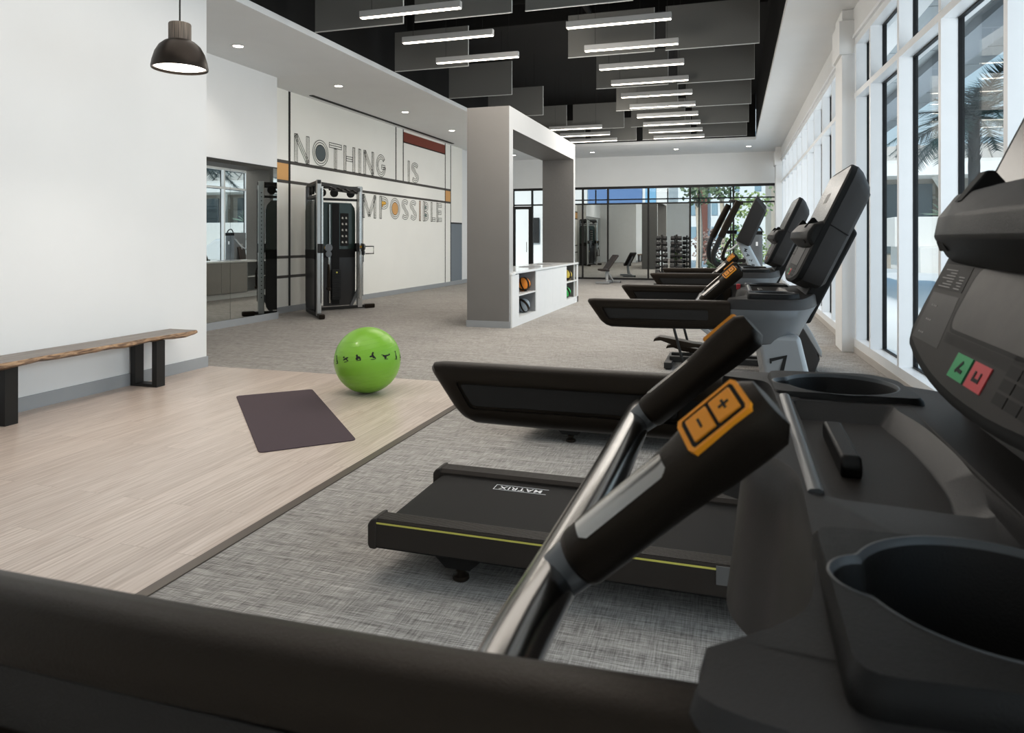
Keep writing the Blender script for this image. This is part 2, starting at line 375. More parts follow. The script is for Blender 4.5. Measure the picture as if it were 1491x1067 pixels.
# right window wall -----------------------------------------------------------
ZTR0,ZTR1,ZH=3.02,3.085,3.64
def window_run(name,ys,ya,yb):
    root=bpy.data.objects.new(name,None); COL.objects.link(root); struct(root)
    def P(y,dx,z): return (winx(y if (ya<9.1) else max(y,9.3))+dx,y,z)
    def seg(y0,y1,dx0,dx1,z0,z1,nm,m):
        MB().hexa([P(y0,dx0,z0),P(y0,dx1,z0),P(y1,dx1,z0),P(y1,dx0,z0),P(y0,dx0,z1),P(y0,dx1,z1),P(y1,dx1,z1),P(y1,dx0,z1)]).build(nm,m,root)
    seg(ya,yb,-.005,.2,0,.075,'window_curb',TRIMW)
    seg(ya,yb,0,.2,.075,.17,'window_sill',WFRAME)
    seg(ya,yb,0,.2,ZTR0,ZTR1,'window_transom',WFRAME)
    seg(ya,yb,0,.2,ZH,3.76,'window_head',WFRAME)
    seg(ya,yb,-.03,.03,3.72,3.76,'window_lip',WFRAME)
    seg(ya,yb,-.01,.22,3.76,HC,'window_fascia',CEIL)
    Y=sorted(ys)
    for y in Y:
        seg(y-.03,y+.03,0,.115,.17,ZTR0,'window_mullion',WFRAME); seg(y-.03,y+.03,0,.115,ZTR1,ZH,'window_mullion',WFRAME)
        seg(y-.034,y+.034,.115,.145,.17,ZH,'window_gasket',GASKET)
        seg(y-.022,y+.022,.145,.16,.17,ZH,'window_gasket',GASKET)
    for i in range(len(Y)-1):
        for z0,z1 in ((.17,ZTR0),(ZTR1,ZH)):
            seg(Y[i]+.03,Y[i+1]-.03,.128,.136,z0,z1,'window_pane',GLASS)
            seg(Y[i]+.03,Y[i+1]-.03,.115,.145,z0,z0+.014,'window_gasket',GASKET); seg(Y[i]+.03,Y[i+1]-.03,.115,.145,z1-.014,z1,'window_gasket',GASKET)
    return root
TRIMW=mat('painted_curb',(.50,.47,.44),.5)
yn=[9.1,8.37,7.25,6.08,4.88,3.7,2.52,1.34,.16,-1.0,-2.2,-3.0]
window_run('window_3',yn,-3.0,9.2)
yf=[9.5]+[11.2+1.17*k for k in range(10)]+[22.6,23.3]
window_run('window_4',yf,9.2,YF)
# columns
def column(name,x0,y0,x1,y1):
    o=MB(); o.box(x0,x1,y0,y1,0,HC); struct(o.build(name,WALL,bevel=.006))
    o=MB(); o.box(x0-.035,x1,y0-.05,y1+.03,3.55,3.95); struct(o.build('trim_2',WALL,bevel=.004))
column('wall_right',1.245,9.2,1.40,9.75)
column('wall_right.001',1.22,22.3,1.40,22.8)
# ceiling slot diffuser over the mural
b=MB(); b.box(-7.70,-7.62,11.6,18.7,HC-.012,HC); o=b.build('ceiling_vent',BLKM); tag(o,'long black slot air diffuser in the soffit above the lettered mural','vent')

# ------------------------------------------------------------------ ceiling services
o=MB(); o.tube([(-2.2,1.5,5.0),(-2.2,20.2,5.0)],.05,10); tag(o.build('ceiling_pipe',BLACKC,smooth=40),'black painted pipe running along the dark ceiling between the baffles','pipe')
o=MB(); o.box(-5.3,.5,11.2,11.5,4.95,5.2); o.box(-5.3,.5,11.15,11.18,4.9,5.25); tag(o.build('ceiling_duct',BLACKC,bevel=.01),'black rectangular duct crossing the dark ceiling','duct')

BL=1.24; BH=.62
def baffle0():
    r=thing('acoustic_baffle','x','baffle',(0,0,4.0),group='charcoal felt baffles hung from the dark ceiling')
    MB().box(0,BL,-.012,.012,.008,BH).build('felt_panel',FELT,r)
    b=MB(); b.box(-.004,BL+.004,-.0125,.0125,0,.008); b.box(BL,BL+.005,-.0125,.0125,0,BH); b.build('edge_trim',FELTE,r)
    for x in (.2,BL-.2): MB().cyl((x,0,BH),(x,0,1.345),.003,seg=5).build('suspension_wire',LEGM,r)
    return r
cols=[-5.11,-3.71,-2.30,-.90]; rows=[7.84+2.225*k for k in range(6)]
present={0:[0,1,2,3],1:[0,2,3],2:[0,2,3],3:[0,2,3],4:[0,1,2,3],5:[0,1,2,3]}
colw=['leftmost column','second column from the left','third column from the left','column beside the windows']
roww=['nearest row','second nearest row','third row from the camera','third row from the far end','second farthest row','farthest row']
proto=None
for r_ in present:
    for c_ in present[r_]:
        if proto is None: proto=baffle0(); o=proto
        else: o=copy_tree(proto)
        o.location=(cols[c_],rows[r_],4.0); o['label']='charcoal felt baffle in the '+roww[r_]+', '+colw[c_]
def light0():
    r=thing('linear_pendant','x','ceiling light',group='linear pendant lights hung among the baffles')
    MB().box(0,1.29,-.035,.035,.006,.085).build('housing',ALU,r,bevel=.004)
    MB().box(.01,1.28,-.03,.03,0,.006).build('diffuser',LED,r)
    for x in (.15,1.14): MB().cyl((x,0,.085),(x,0,1.36),.0025,seg=5).build('suspension_cable',LEGM,r)
    return r
proto=None; LP=[]
ords=['first','second','third','fourth','fifth','sixth','seventh','eighth','ninth','tenth']
for k in (0,1,2,8,9,10): LP.append((-4.25,7.47+1.131*k,'left',k))
for k in range(1,11): LP.append((-1.99,7.47+1.131*k,'right',k))
for x,y,side,k in LP:
    if proto is None: proto=light0(); o=proto
    else: o=copy_tree(proto)
    o.location=(x,y,3.985)
    if side=='left': lab='white linear light in the left group, '+(['first','second','third'][k] if k<3 else ['first of the far three above the portal end','middle of the far three above the portal end','last of the far three above the portal end'][k-8])
    else: lab='white linear pendant light in the right hand row, '+(ords[k-1]+' from the front')
    o['label']=lab
# downlights
proto=None
DL=[(-6.70,8.34,'in the left soffit above the mirror'),(-6.73,11.05,'in the left soffit above the start of the mural'),(-6.74,13.75,'in the left soffit above the word beginning the mural middle'),(-6.77,16.45,'in the left soffit above the red mural band'),(-6.83,21.9,'seen through the opening of the grey portal'),(-4.23,21.9,'in the far soffit just right of the portal'),(-1.65,21.9,'in the far soffit midway along the far glazing'),(.45,21.85,'in the far soffit nearest the window wall')]
DL[2]=(DL[2][0],DL[2][1],'in the left soffit above the middle of the mural')
for x,y,w in DL:
    if proto is None:
        r=thing('recessed_downlight','x','downlight',group='round recessed downlights in the white soffit')
        MB().lathe([(.085,0),(.10,-.004),(.10,-.006),(.07,-.006),(.07,0)],seg=24,cap0=False,cap1=False).build('trim_ring',WALL,r,smooth=40)
        MB().lathe([(.001,-.003),(.072,-.003)],seg=24,cap0=False,cap1=False).build('lens',DLED,r); proto=r; o=r
    else: o=copy_tree(proto)
    o.location=(x,y,HC); o['label']='small round recessed downlight '+w

# pendant lamp
pl=thing('pendant_lamp','dark bronze dome pendant lamp hanging in front of the left white wall','pendant lamp',(-3.98,4.3,2.63))
s_=.205
MB().lathe([(.190,0),(.198,0.0),(.200,.010),(.192,.06),(.174,.12),(.145,.172),(.108,.205),(.078,.218),(.070,.212),(.10,.196),(.138,.165),(.166,.115),(.184,.06),(.190,.012)],seg=40,cap0=False,cap1=False).build('lamp_shade',PENDB,pl,smooth=50)
MB().lathe([(.001,.212),(.076,.212),(.080,.218),(.080,.338),(.076,.345),(.001,.345)],seg=28,cap0=False,cap1=False).build('socket_cap',PENDW,pl,smooth=40)
MB().lathe([(.001,.02),(.184,.02),(.182,.05),(.160,.11)],seg=32,cap0=False,cap1=False).build('glowing_diffuser',mat('pendant_glow',(1,.96,.9),.5,emit=(1,.93,.82),estr=5),pl)
MB().cyl((0,0,.343),(0,0,HC-2.632),.006,seg=8).build('cord',LEGM,pl)
# ------------------------------------------------------------------ mural
XM=-7.849
mu=thing('wall_mural','painted wall mural with outlined lettering, dark bands and colour blocks','mural',(XM,14.9,0))
def mrect(nm,m,y0,y1,z0,z1,dx=.001): return MB().box(0,dx,y0-14.9,y1-14.9,z0,z1).build(nm,m,mu)
B=.05
mrect('mural_band',LINE,10.19,18.99,2.74,2.80,.0025)
mrect('mural_band',LINE,10.19,18.99,2.38,2.435,.0025)
mrect('mural_band',LINE,10.19,11.95,0.995,1.045,.0025); mrect('mural_band',LINE,10.19,11.95,.635,.685,.0025)
mrect('mural_line',INK,11.155,11.215,.115,4.085,.003)
for y,z0,z1 in ((15.50,2.79,4.085),(15.90,2.79,4.085),(18.58,.115,4.085),(18.99,.115,4.085)): mrect('mural_line',INK,y-.020,y+.020,z0,z1,.003)
mrect('mural_line',INK,15.9,18.58,3.76,3.79,.003); mrect('mural_line',INK,18.99,19.88,1.80,1.84,.003)
mrect('colour_block',MRED,15.91,18.57,3.79,4.03)
mrect('colour_block',MORG,10.19,11.165,2.43,2.745); mrect('colour_block',MORG,18.594,18.976,2.43,2.745)
mrect('colour_block',MBLG,19.0,19.88,.115,1.80)
# letters: strokes drawn as outlined triple lines
LW=.0128
def ribbon(mb,pts,w,x):
    n=len(pts)
    for i in range(n-1):
        a=Vector(pts[i]); c=Vector(pts[i+1]); d=c-a
        if d.length<1e-6: continue
        d.normalize(); q=Vector((-d.y,d.x))*w/2; a2=a-d*w*.4; c2=c+d*w*.4
        p=[a2-q,c2-q,c2+q,a2+q]
        mb.face([mb.bm.verts.new((x,k.x,k.y)) for k in p])
def offset_path(pts,o):
    out=[]; n=len(pts); P=[Vector(p) for p in pts]
    for i in range(n):
        d0=(P[i]-P[i-1]).normalized() if i>0 else None
        d1=(P[i+1]-P[i]).normalized() if i<n-1 else None
        if d0 is None: nn=Vector((-d1.y,d1.x)); k=1
        elif d1 is None: nn=Vector((-d0.y,d0.x)); k=1
        else:
            n0=Vector((-d0.y,d0.x)); n1=Vector((-d1.y,d1.x)); nn=(n0+n1)
            if nn.length<.1: nn=n0; k=1
            else:
                nn.normalize(); k=min(2.0,1/max(.35,nn.dot(n0)))
        out.append(P[i]+nn*o*k)
    return out
def arc(cx,cy,rx,ry,a0,a1,n=18): return [(cx+rx*math.cos(math.radians(a0+(a1-a0)*k/n)),cy+ry*math.sin(math.radians(a0+(a1-a0)*k/n))) for k in range(n+1)]
def letter_strokes(ch,w,h,g):
    g2=g
    L_=g2; R=w-g2; T=h-g2*0; 
    if ch=='N': return [[(L_,0),(L_,h)],[(L_,h-.02),(R,.02)],[(R,0),(R,h)]]
    if ch=='O': return [arc(w/2,h/2,w/2-g2,h/2-g2,90,450,36)]
    if ch=='T': return [[(0,h-g2),(w,h-g2)],[(w/2,0),(w/2,h-2*g2)]]
    if ch=='H': return [[(L_,0),(L_,h)],[(R,0),(R,h)],[(2*g2,h/2),(w-2*g2,h/2)]]
    if ch=='I': return [[(w/2,0),(w/2,h)]]
    if ch=='G': return [arc(w/2,h/2,w/2-g2,h/2-g2,40,340,28)+[(R-.005,h*.45)],[(w*.55,h*.45),(R+.01,h*.45)]]
    if ch=='S': return [arc(w/2,h*.74,w/2-g2,h*.26-g2,30,250,14)+arc(w/2,h*.26,w/2-g2,h*.26-g2,70,-150,14)]
    if ch=='M': return [[(L_,0),(L_,h)],[(L_,h-.02),(w/2,.05)],[(w/2,.05),(R,h-.02)],[(R,0),(R,h)]]
    if ch=='P': return [[(L_,0),(L_,h)],[(2*g2,h-g2)]+arc(w*.5,h*.71,w*.5-g2,h*.29-g2,90,-90,12)+[(2*g2,h*.42+g2)]]
    if ch=='B': return [[(L_,0),(L_,h)],[(2*g2,h-g2)]+arc(w*.5,h*.75,w*.46-g2,h*.25-g2,90,-90,10)+[(2*g2,h*.5+g2)],[(2*g2,h*.5-g2)]+arc(w*.5,h*.25,w*.5-g2,h*.25-g2,90,-90,10)+[(2*g2,g2)]]
    if ch=='L': return [[(L_,0),(L_,h)],[(2*g2,g2),(w,g2)]]
    if ch=='E': return [[(L_,0),(L_,h)],[(2*g2,h-g2),(w,h-g2)],[(2*g2,h/2),(w*.9,h/2)],[(2*g2,g2),(w,g2)]]
    return []
def letter(ch,y,z,w,h,g=.058,fill=None,order=''):
    mb=MB().use(INK)
    for st in letter_strokes(ch,w,h,g):
        cl=(Vector(st[0])-Vector(st[-1])).length<1e-4
        for o_ in (-g*.82,0,g*.82):
            if cl:
                cx,cz=w/2,h/2; sc=[( cx+(p[0]-cx)*(1+o_/(w/2-g)), cz+(p[1]-cz)*(1+o_/(h/2-g))) for p in st]; ribbon(mb,sc,LW,.0035)
            else: ribbon(mb,offset_path(st,o_),LW,.0035)
        if not cl:
            for e,f in ((st[0],st[1]),(st[-1],st[-2])):
                d=(Vector(f)-Vector(e)).normalized(); q=Vector((-d.y,d.x))*g*.82; ribbon(mb,[Vector(e)-q,Vector(e)+q],LW,.0035)
    if fill:
        mb.use(fill[0]); kind=fill[1]
        if kind=='O': pts=arc(w/2,h/2,w/2-g*1.9,h/2-g*1.9,0,345,23)
        elif kind=='P': pts=[(2*g,h*.5)]+[(2*g,h-g*2)]+arc(w*.5,h*.71,w*.5-g*2,h*.29-g*2,80,-80,8)
        elif kind=='I': pts=[(w/2-g*.8,0),(w/2+g*.8,0),(w/2+g*.8,h),(w/2-g*.8,h)]
        elif kind=='B': pts=[(g*2,2*g),(w-g*1.9,2*g),(w-g*1.9,h*.5-g*1.2),(g*2,h*.5-g*1.2)]
        mb.face([mb.bm.verts.new((.0022,p[0],p[1])) for p in pts])
        if kind=='B': mb.face([mb.bm.verts.new((.0022,p[0],p[1])) for p in [(g*2,h*.5+g*1.2),(w-g*2.2,h*.5+g*1.2),(w-g*2.2,h-2*g),(g*2,h-2*g)]])
    o=mb.build('mural_letter',INK,mu); o.location=(0,y-14.9,z); return o
z1=2.80; h=.55
for ch,y0,y1,f in (('N',11.33,11.83,None),('O',11.93,12.50,(MGRY,'O')),('T',12.53,13.0,None),('H',13.08,13.56,None),('I',13.68,13.82,None),('N',13.92,14.40,None),('G',14.50,14.98,None),('I',16.14,16.28,None),('S',16.36,16.80,None)): letter(ch,y0,z1,y1-y0,h-.02,fill=f)
z2=1.83; h2=.52
for ch,y0,y1,f in (('I',13.60,13.73,None),('M',13.86,14.50,None),('P',14.66,15.10,(MYEL,'P')),('O',15.18,15.72,(MORG,'O')),('S',15.80,16.20,None),('S',16.27,16.68,None),('I',16.80,16.95,(MPNK,'I')),('B',17.06,17.42,(MTEAL,'B')),('L',17.56,17.88,None),('E',17.96,18.32,None)): letter(ch,y0,z2,y1-y0,h2,fill=f)

# ------------------------------------------------------------------ portal and cabinet
pf=thing('portal_frame','tall grey freestanding portal frame with a low white cabinet inside','portal',(-3.56,12.43,0))
px0,px1,py0,py1,pz=-3.91,-3.225,10.12,14.76,3.37
def pbox(nm,m,x0,x1,y0,y1,z0,z1,bevel=0,p=None): return MB().box(x0+3.56,x1+3.56,y0-12.43,y1-12.43,z0,z1).build(nm,m,p or pf,bevel=bevel)
E_=.004
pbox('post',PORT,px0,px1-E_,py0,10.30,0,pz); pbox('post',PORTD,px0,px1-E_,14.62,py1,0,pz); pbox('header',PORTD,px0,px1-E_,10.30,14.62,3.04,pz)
b=MB().box(px1-E_+3.56,px1+3.56,py0-12.43,10.30-12.43,0,pz); b.box(px1-E_+3.56,px1+3.56,14.62-12.43,py1-12.43,0,pz); b.box(px1-E_+3.56,px1+3.56,10.30-12.43,14.62-12.43,3.04,pz); b.build('face_panel',PORTW,pf)
pbox('plinth',BASEG,px0-.012,px1+.01,py0-.012,py0+.001,0,.10)
cb=thing('storage_cabinet','low white storage cabinet with ball cubbies under the grey portal','cabinet',(-3.55,12.6,0))
def cbox(nm,m,x0,x1,y0,y1,z0,z1,p=None,bevel=0): return MB().box(x0+3.55,x1+3.55,y0-12.6,y1-12.6,z0,z1).build(nm,m,p or cb,bevel=bevel)
cx0,cx1=-3.895,-3.195
C0,C1=10.31,14.60
YE=14.92
# carcass
b=MB()
def cb_(x0,x1,y0,y1,z0,z1): b.box(x0+3.55,x1+3.55,y0-12.6,y1-12.6,z0,z1)
# right (public) side
cb_(-3.22,cx1,10.16,10.52,0,.80); 
cb_(cx0,cx1-.02,10.31,14.61,.10,.125)
cb_(cx0+.02,cx1,10.52,14.61,0,.10)
cb_(cx1-.02,cx1,10.52,YE,.10,.125); cb_(cx1-.025,cx1,14.83,YE,0,.80); cb_(cx1-.02,cx1,14.61,YE,0,.10)
b.build('carcass',CAB,cb)
b=MB()
cb_(-3.56,-3.54,10.31,14.61,.125,.81); cb_(cx1-.33,cx1-.01,11.50,11.52,.125,.81); cb_(cx1-.33,cx1-.01,13.83,13.85,.125,.81); cb_(cx1-.33,cx1-.01,10.50,10.52,.125,.81); cb_(cx0,-3.56,13.81,13.83,.125,.81)
b.build('niche_liner',NICHE,cb)
for y0,y1 in ((10.52,11.50),(13.85,14.61)): cbox('shelf',CAB,-3.54,cx1-.004,y0,y1,.455,.475)
cbox('shelf',CAB,cx1-.028,cx1-.004,14.61,14.83,.455,.475)
cbox('shelf',CAB,cx0,-3.56,13.83,14.6,.455,.475)
for k in range(4):
    y0=11.52+k*.5775; d=cbox('door',CAB,cx1-.022,cx1,y0+.002,y0+.5755,.125,.805,bevel=.002)
for k in range(4):
    y0=10.33+k*.87; cbox('door',NICHE if False else mat('taupe_laminate',(.40,.375,.35),.45),cx0-.0,cx0+.02,y0+.003,y0+.867,.11,.805,bevel=.002)
ct=MB().box(cx0-.01,cx1+.012,10.303,14.617,.812,.848); ct.box(px1+.0,cx1+.012,14.617,YE,.812,.848); ct.box(px1+.0,cx1+.012,10.15,10.303,.80,.83)
ct=ct.build('countertop',STONE,bevel=.003); tag(ct,'glossy white countertop on the cabinet inside the grey portal','countertop')
for i,(x,y) in enumerate(((-3.5,12.2),(-3.55,13.6))):
    o=MB().prism(rrect(.30,.44,.01,3,x,y),'z',.849,.856).build('tablet_tray',mat('grey_tray',(.25,.25,.26),.4),bevel=.001)
    tag(o,('flat grey tray lying at the middle of the white countertop','flat grey tray lying at the far end of the white countertop')[i],'tray')
def medball(x,y,z,r,c,label,ang):
    t=thing('medicine_ball',label,'medicine ball',(x,y,z),group='medicine balls in the cabinet cubbies')
    o=MB().sphere((0,0,0),r,28,16).build('ball_shell',mat('ball_'+label.split()[0],c,.5),t,smooth=60)
    b=MB()
    for k,(rx,ry) in enumerate(((.5+ang,.25),(1.35+ang,-.5),(.15,1.2))):
        M=Matrix.Rotation(rx,4,'X')@Matrix.Rotation(ry,4,'Y'); R_=[]
        for dz,rr in ((-.02,math.sqrt(r*r-.0004)),(-.02,r+.0025),(.02,r+.0025),(.02,math.sqrt(r*r-.0004))): R_.append([M@Vector((rr*math.cos(2*PI*q/32),rr*math.sin(2*PI*q/32),dz if k<2 else dz*.6)) for q in range(32)])
        b.loft(R_+[R_[0]],False,False)
    b.build('black_grip_band',BLKS,t,smooth=40)
rb=.118
medball(-3.345,11.28,.475+rb,rb,(.75,.26,.03),'orange medicine ball with black stripes on the near upper cubby',.3)
medball(-3.345,11.26,.125+rb,rb,(.30,.34,.37),'grey medicine ball with black stripes in the near lower cubby',.9)
medball(-3.335,14.40,.475+rb,rb,(.68,.52,.10),'yellow medicine ball with black stripes in the far upper cubby',.1)
medball(-3.335,14.30,.125+rb,rb,(.05,.45,.12),'green medicine ball with black stripes in the far lower cubby',.6)

# ------------------------------------------------------------------ bench, mat, ball
bn=thing('wooden_bench','long live edge wooden bench with black metal loop legs against the white wall','bench',(-5.12,4.4,0))
bt=MB(); ring=[]
random.seed(3)
ys=[-1.2+2.38*k/34 for k in range(35)]
R_=[]
for i,y in enumerate(ys):
    e=.012*math.sin(y*7.3)+.008*math.sin(y*19+1)+random.uniform(-.004,.004)
    f=.17+e*.8; zt=.468; zb=.425+.006*math.sin(y*11)+random.uniform(-.003,.003)
    back=-.165+.006*math.sin(y*5)
    R_.append([(back,y,zb),(f-.035,y,zb-.004),(f+.002,y,zb+.016),(f-.004,y,zt-.008),(f-.012,y,zt),(back,y,zt)])
bt.use(BWOODT).loft(R_)
o=bt.build('bench_seat',None,bn,smooth=35)
o.data.materials.append(BWOODE)
for p in o.data.polygons:
    c=p.center
    if p.normal.x>.35 or abs(p.normal.y)>.7: p.material_index=1
for y in (-.64,.75):
    b=MB(); b.box(-.16,-.105,y-.05,y+.05,0.004,.424); b.box(.085,.14,y-.05,y+.05,.004,.424); b.box(-.105,.085,y-.05,y+.05,.004,.03); b.box(-.105,.085,y-.05,y+.05,.414,.424)
    b.build('bench_leg',LEGM,bn,bevel=.003)
pts=[(-4.05,5.015),(-3.585,5.447),(-2.40,4.164),(-2.84,3.728)]
c=Vector((sum(p[0] for p in pts)/4,sum(p[1] for p in pts)/4)); P=[Vector(p)-c for p in pts]
def roundpoly(P,r,n=5):
    out=[]; m=len(P)
    for i in range(m):
        a=(P[i-1]-P[i]).normalized(); b_=(P[(i+1)%m]-P[i]).normalized()
        s0=P[i]+a*r; s1=P[i]+b_*r
        for k in range(n+1):
            t=k/n; out.append(((1-t)**2*s0+2*t*(1-t)*P[i]+t*t*s1))
    return out
o=MB().prism([tuple(p) for p in roundpoly(P,.04)],'z',0,.006).build('yoga_mat',MATP,bevel=.002,loc=(c.x,c.y,.0045))
tag(o,'dark plum yoga mat lying flat on the pale wood floor','yoga mat')
R=.287
ball=thing('exercise_ball','large lime green exercise ball resting on the pale wood floor','exercise ball',(-3.06,5.50,.004+R-.001))
b=MB().sphere((0,0,0),R,64,40); o=b.build('ball_shell',BALLG,ball,smooth=60)
# ribbed rings
b=MB()
for k in range(-6,7):
    if abs(k)<2: continue
    z=k*.034; r=math.sqrt(R*R-z*z)
    b.loft([[((r+q)*math.cos(2*PI*j/64),(r+q)*math.sin(2*PI*j/64),z+w) for j in range(64)] for q,w in ((-.001,-.0022),(.0008,0),(-.001,.0022))],False,False)
o=b.build('moulded_rib',BALLG,ball,smooth=60); o.rotation_euler=(.10,-.12,0)
# pictograms round the belt
b=MB().use(INK)
def sph(u,v): # u metres along the belt, v metres up
    a=u/R; e=v/R; r=R+.0012
    return (r*math.cos(e)*math.cos(a),r*math.cos(e)*math.sin(a),r*math.sin(e))
def dab(u,v,w,h,ang=0):
    q=[]
    for k in range(10):
        t=2*PI*k/10; x=math.cos(t)*w*.62; y=math.sin(t)*h*.62
        q.append(b.bm.verts.new(sph(u+x*math.cos(ang)-y*math.sin(ang),v+x*math.sin(ang)+y*math.cos(ang))))
    b.face(q)
for k in range(15):
    b=MB().use(INK); u=2*PI*R*k/15; s=k%5
    if s==0: dab(u,0,.05,.012,.3); dab(u-.018,.014,.014,.014); dab(u+.015,-.012,.03,.008,-.7)
    elif s==1: dab(u,.0,.034,.014,-.4); dab(u-.012,.016,.014,.014); dab(u+.014,-.012,.010,.03,.2); dab(u-.012,-.01,.02,.02)
    elif s==2: dab(u,.004,.014,.036,.3); dab(u+.002,.028,.013,.013); dab(u-.014,.0,.024,.012,.2); dab(u+.014,-.01,.03,.009,-.9)
    elif s==3: dab(u,.002,.06,.010,.15); dab(u+.032,.012,.013,.013); dab(u-.008,-.01,.02,.02); dab(u-.03,.006,.03,.006,-.2)
    else: dab(u,.006,.010,.05,.12); dab(u-.006,.038,.013,.013); dab(u+.012,-.012,.007,.03,.15)
    dab(u,-.026,.034,.005)
    o=b.build('exercise_pictogram',None,ball); o.rotation_euler=(Matrix.Rotation(math.radians(15),3,Vector((-.80,-.60,0)))@Matrix.Rotation(.35,3,'Z')).to_euler()

# ------------------------------------------------------------------ treadmill
def make_treadmill(label):
    t=thing('treadmill',label,'treadmill',(0,0,0),group='treadmills in a row facing the window wall')
    # deck
    b=MB(); b.box(-1.37,.45,-.275,.275,.115,.185); b.box(-1.375,.6,-.37,-.28,.112,.19); b.box(-1.375,.6,.28,.37,.112,.19)
    b.build('deck_frame',BLKM,t,bevel=.004)
    b=MB(); pr=[(-1.33,.118)]
    for k in range(9):
        a=-PI/2-PI*k/8; pr.append((-1.33+.043*math.cos(a),.161+.043*math.sin(a)))
    pr+= [(.40,.204),(.40,.19),(-1.2,.186)]
    belt=MB().prism(pr,'y',-.272,.272).build('running_belt',BELT,t,smooth=40)
    # printed mark on the belt, read from the front
    bx,by=-.925,.185
    M=frame((bx,by,.2048),(-1,0,0),(0,-1,0))
    text_part('belt_logo','MATRIX',.052,WHITEP,belt,M@Matrix.Diagonal((1.0,1.0,1,1)),ext=.0002,space=1.12,offset=.0008)
    b=MB(); b.box(bx-.125,bx+.125,by-.031,by-.028,.2042,.205); b.box(bx-.125,bx+.125,by+.028,by+.031,.2042,.205); b.box(bx-.125,bx-.122,by-.03,by+.03,.2042,.205); b.build('belt_logo',WHITEP,belt)
    for s in (-1,1):
        prof=[(.272,.186),(.272,.213),(.283,.223)]
        for k in range(7):
            y=.288+k*.0105; prof+=[(y,.2275),(y+.0075,.2275),(y+.008,.2255),(y+.010,.2255)]
        prof+=[(.364,.2265),(.371,.2195),(.371,.12),(.362,.112),(.362,.186)]
        sr=MB().prism([(s*y,z) for y,z in prof],'x',-1.365,.50).build('side_rail',DGREY,t,smooth=30)
        MB().box(-1.362,.12,min(s*.3705,s*.3725),max(s*.3705,s*.3725),.2095,.2165).build('yellow_stripe',YEL,sr)
        MB().box(-.055,.06,min(s*.3705,s*.3735),max(s*.3705,s*.3735),.16,.2245).build('serial_plate',mat('plate_grey',(.13,.125,.12),.4),sr)
        b=MB().prism([(-1.40,.125),(-1.40,.205),(-1.385,.226),(-1.362,.232),(-1.362,.108),(-1.392,.108)],'y',min(s*.268,s*.377),max(s*.268,s*.377)); b.build('end_cap',DGREY,t,bevel=.007,seg=3)
        for x in (-1.03,.35):
            b=MB(); b.prism([(x-.115,.113),(x+.115,.113),(x+.05,.055),(x-.05,.055)],'y',min(s*.25,s*.33),max(s*.25,s*.33)); fb=b.build('foot_bracket',BLKM,t)
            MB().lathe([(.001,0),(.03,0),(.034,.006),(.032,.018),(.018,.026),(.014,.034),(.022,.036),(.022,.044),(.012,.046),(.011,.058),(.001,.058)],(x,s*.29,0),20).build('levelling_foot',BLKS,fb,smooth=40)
    # motor cover
    R_=[]
    for x,hw,zt in ((.36,.33,.20),(.40,.36,.27),(.50,.375,.315),(.64,.37,.30),(.74,.34,.24),(.785,.29,.16)):
        R_.append([(x,-hw,.06),(x,hw,.06),(x,hw*1.0,zt*.75),(x,hw*.86,zt*.97),(x,hw*.4,zt),(x,-hw*.4,zt),(x,-hw*.86,zt*.97),(x,-hw,zt*.75)])
    b=MB().loft(R_); b.box(.5,.76,-.3,.3,.0,.06); b.build('motor_cover',DGREY,t,smooth=50,bevel=.01,seg=3)
    # uprights
    for s in (-1,1):
        y0,y1=(s*.335,s*.40)
        up=MB().prism([(.075,1.03),(.212,1.03),(.425,.10),(.235,.10)],'y',min(y0,y1),max(y0,y1)).build('upright',SILV,t,bevel=.016,seg=4)
        zc=.940; xc=.146
        k=(.045)
        for yy in ((s*.4008),):
            b=MB().use(INK); d=.0016
            def q(pp):
                b.loft([[(x,min(yy,yy+s*d),z) for x,z in pp],[(x,max(yy,yy+s*d),z) for x,z in pp]])
            q([(xc-.028,zc+.012),(xc+.026,zc+.026),(xc+.024,zc+.018),(xc-.024,zc+.002)]); q([(xc+.026,zc+.026),(xc+.012,zc-.045),(xc-.002,zc-.045),(xc+.014,zc+.016)])
            q([(xc-.029,zc+.012),(xc-.024,zc+.0135),(xc-.022,zc-.003),(xc-.028,zc-.005)])
            b.build('numeral_seven',None,up)
    # handrails
    for s in (-1,1):
        R_=[]
        def ring(x0,yc,w,zt,zb,sl,r=.02):
            return [(x0+(zt-p[1])*sl,yc+p[0],p[1]) for p in rrect(w,zt-zb,min(r,w/2-.001),4,0,(zt+zb)/2)]
        R_=[ring(-.497,s*.402,.026,1.130,1.055,.72,.012),ring(-.492,s*.402,.046,1.137,1.045,.70,.02),ring(-.475,s*.402,.058,1.139,1.040,.66,.024),ring(-.30,s*.401,.060,1.139,1.039,.3,.024),ring(-.14,s*.397,.060,1.140,1.041,.05,.024),ring(-.008,s*.390,.060,1.141,1.043,0,.024)]
        me=MB().loft(R_).mesh('handrail')
        for side in (-1,1):
            yo=s*.401+side*.030
            poly=[Vector(p) for p in ((-.445,1.112),(-.075,1.113),(-.075,1.070),(-.418,1.067))]
            cut=MB(); P1=[tuple(p) for p in roundpoly(poly,.010,4)]; P0=[tuple(p) for p in roundpoly([Vector((a.x*.97-.006 if False else a.x,a.y)) for a in poly],.010,4)]
            cut.loft([[(x,yo-side*.0075,z) for x,z in P1],[(x*1.0,yo+side*.02,z) for x,z in P0]]); 
            me=boolean(me,cut.mesh('cut'))
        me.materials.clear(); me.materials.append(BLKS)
        hr=link('handrail',me,t,smooth=32,bevel=.0022,seg=2)
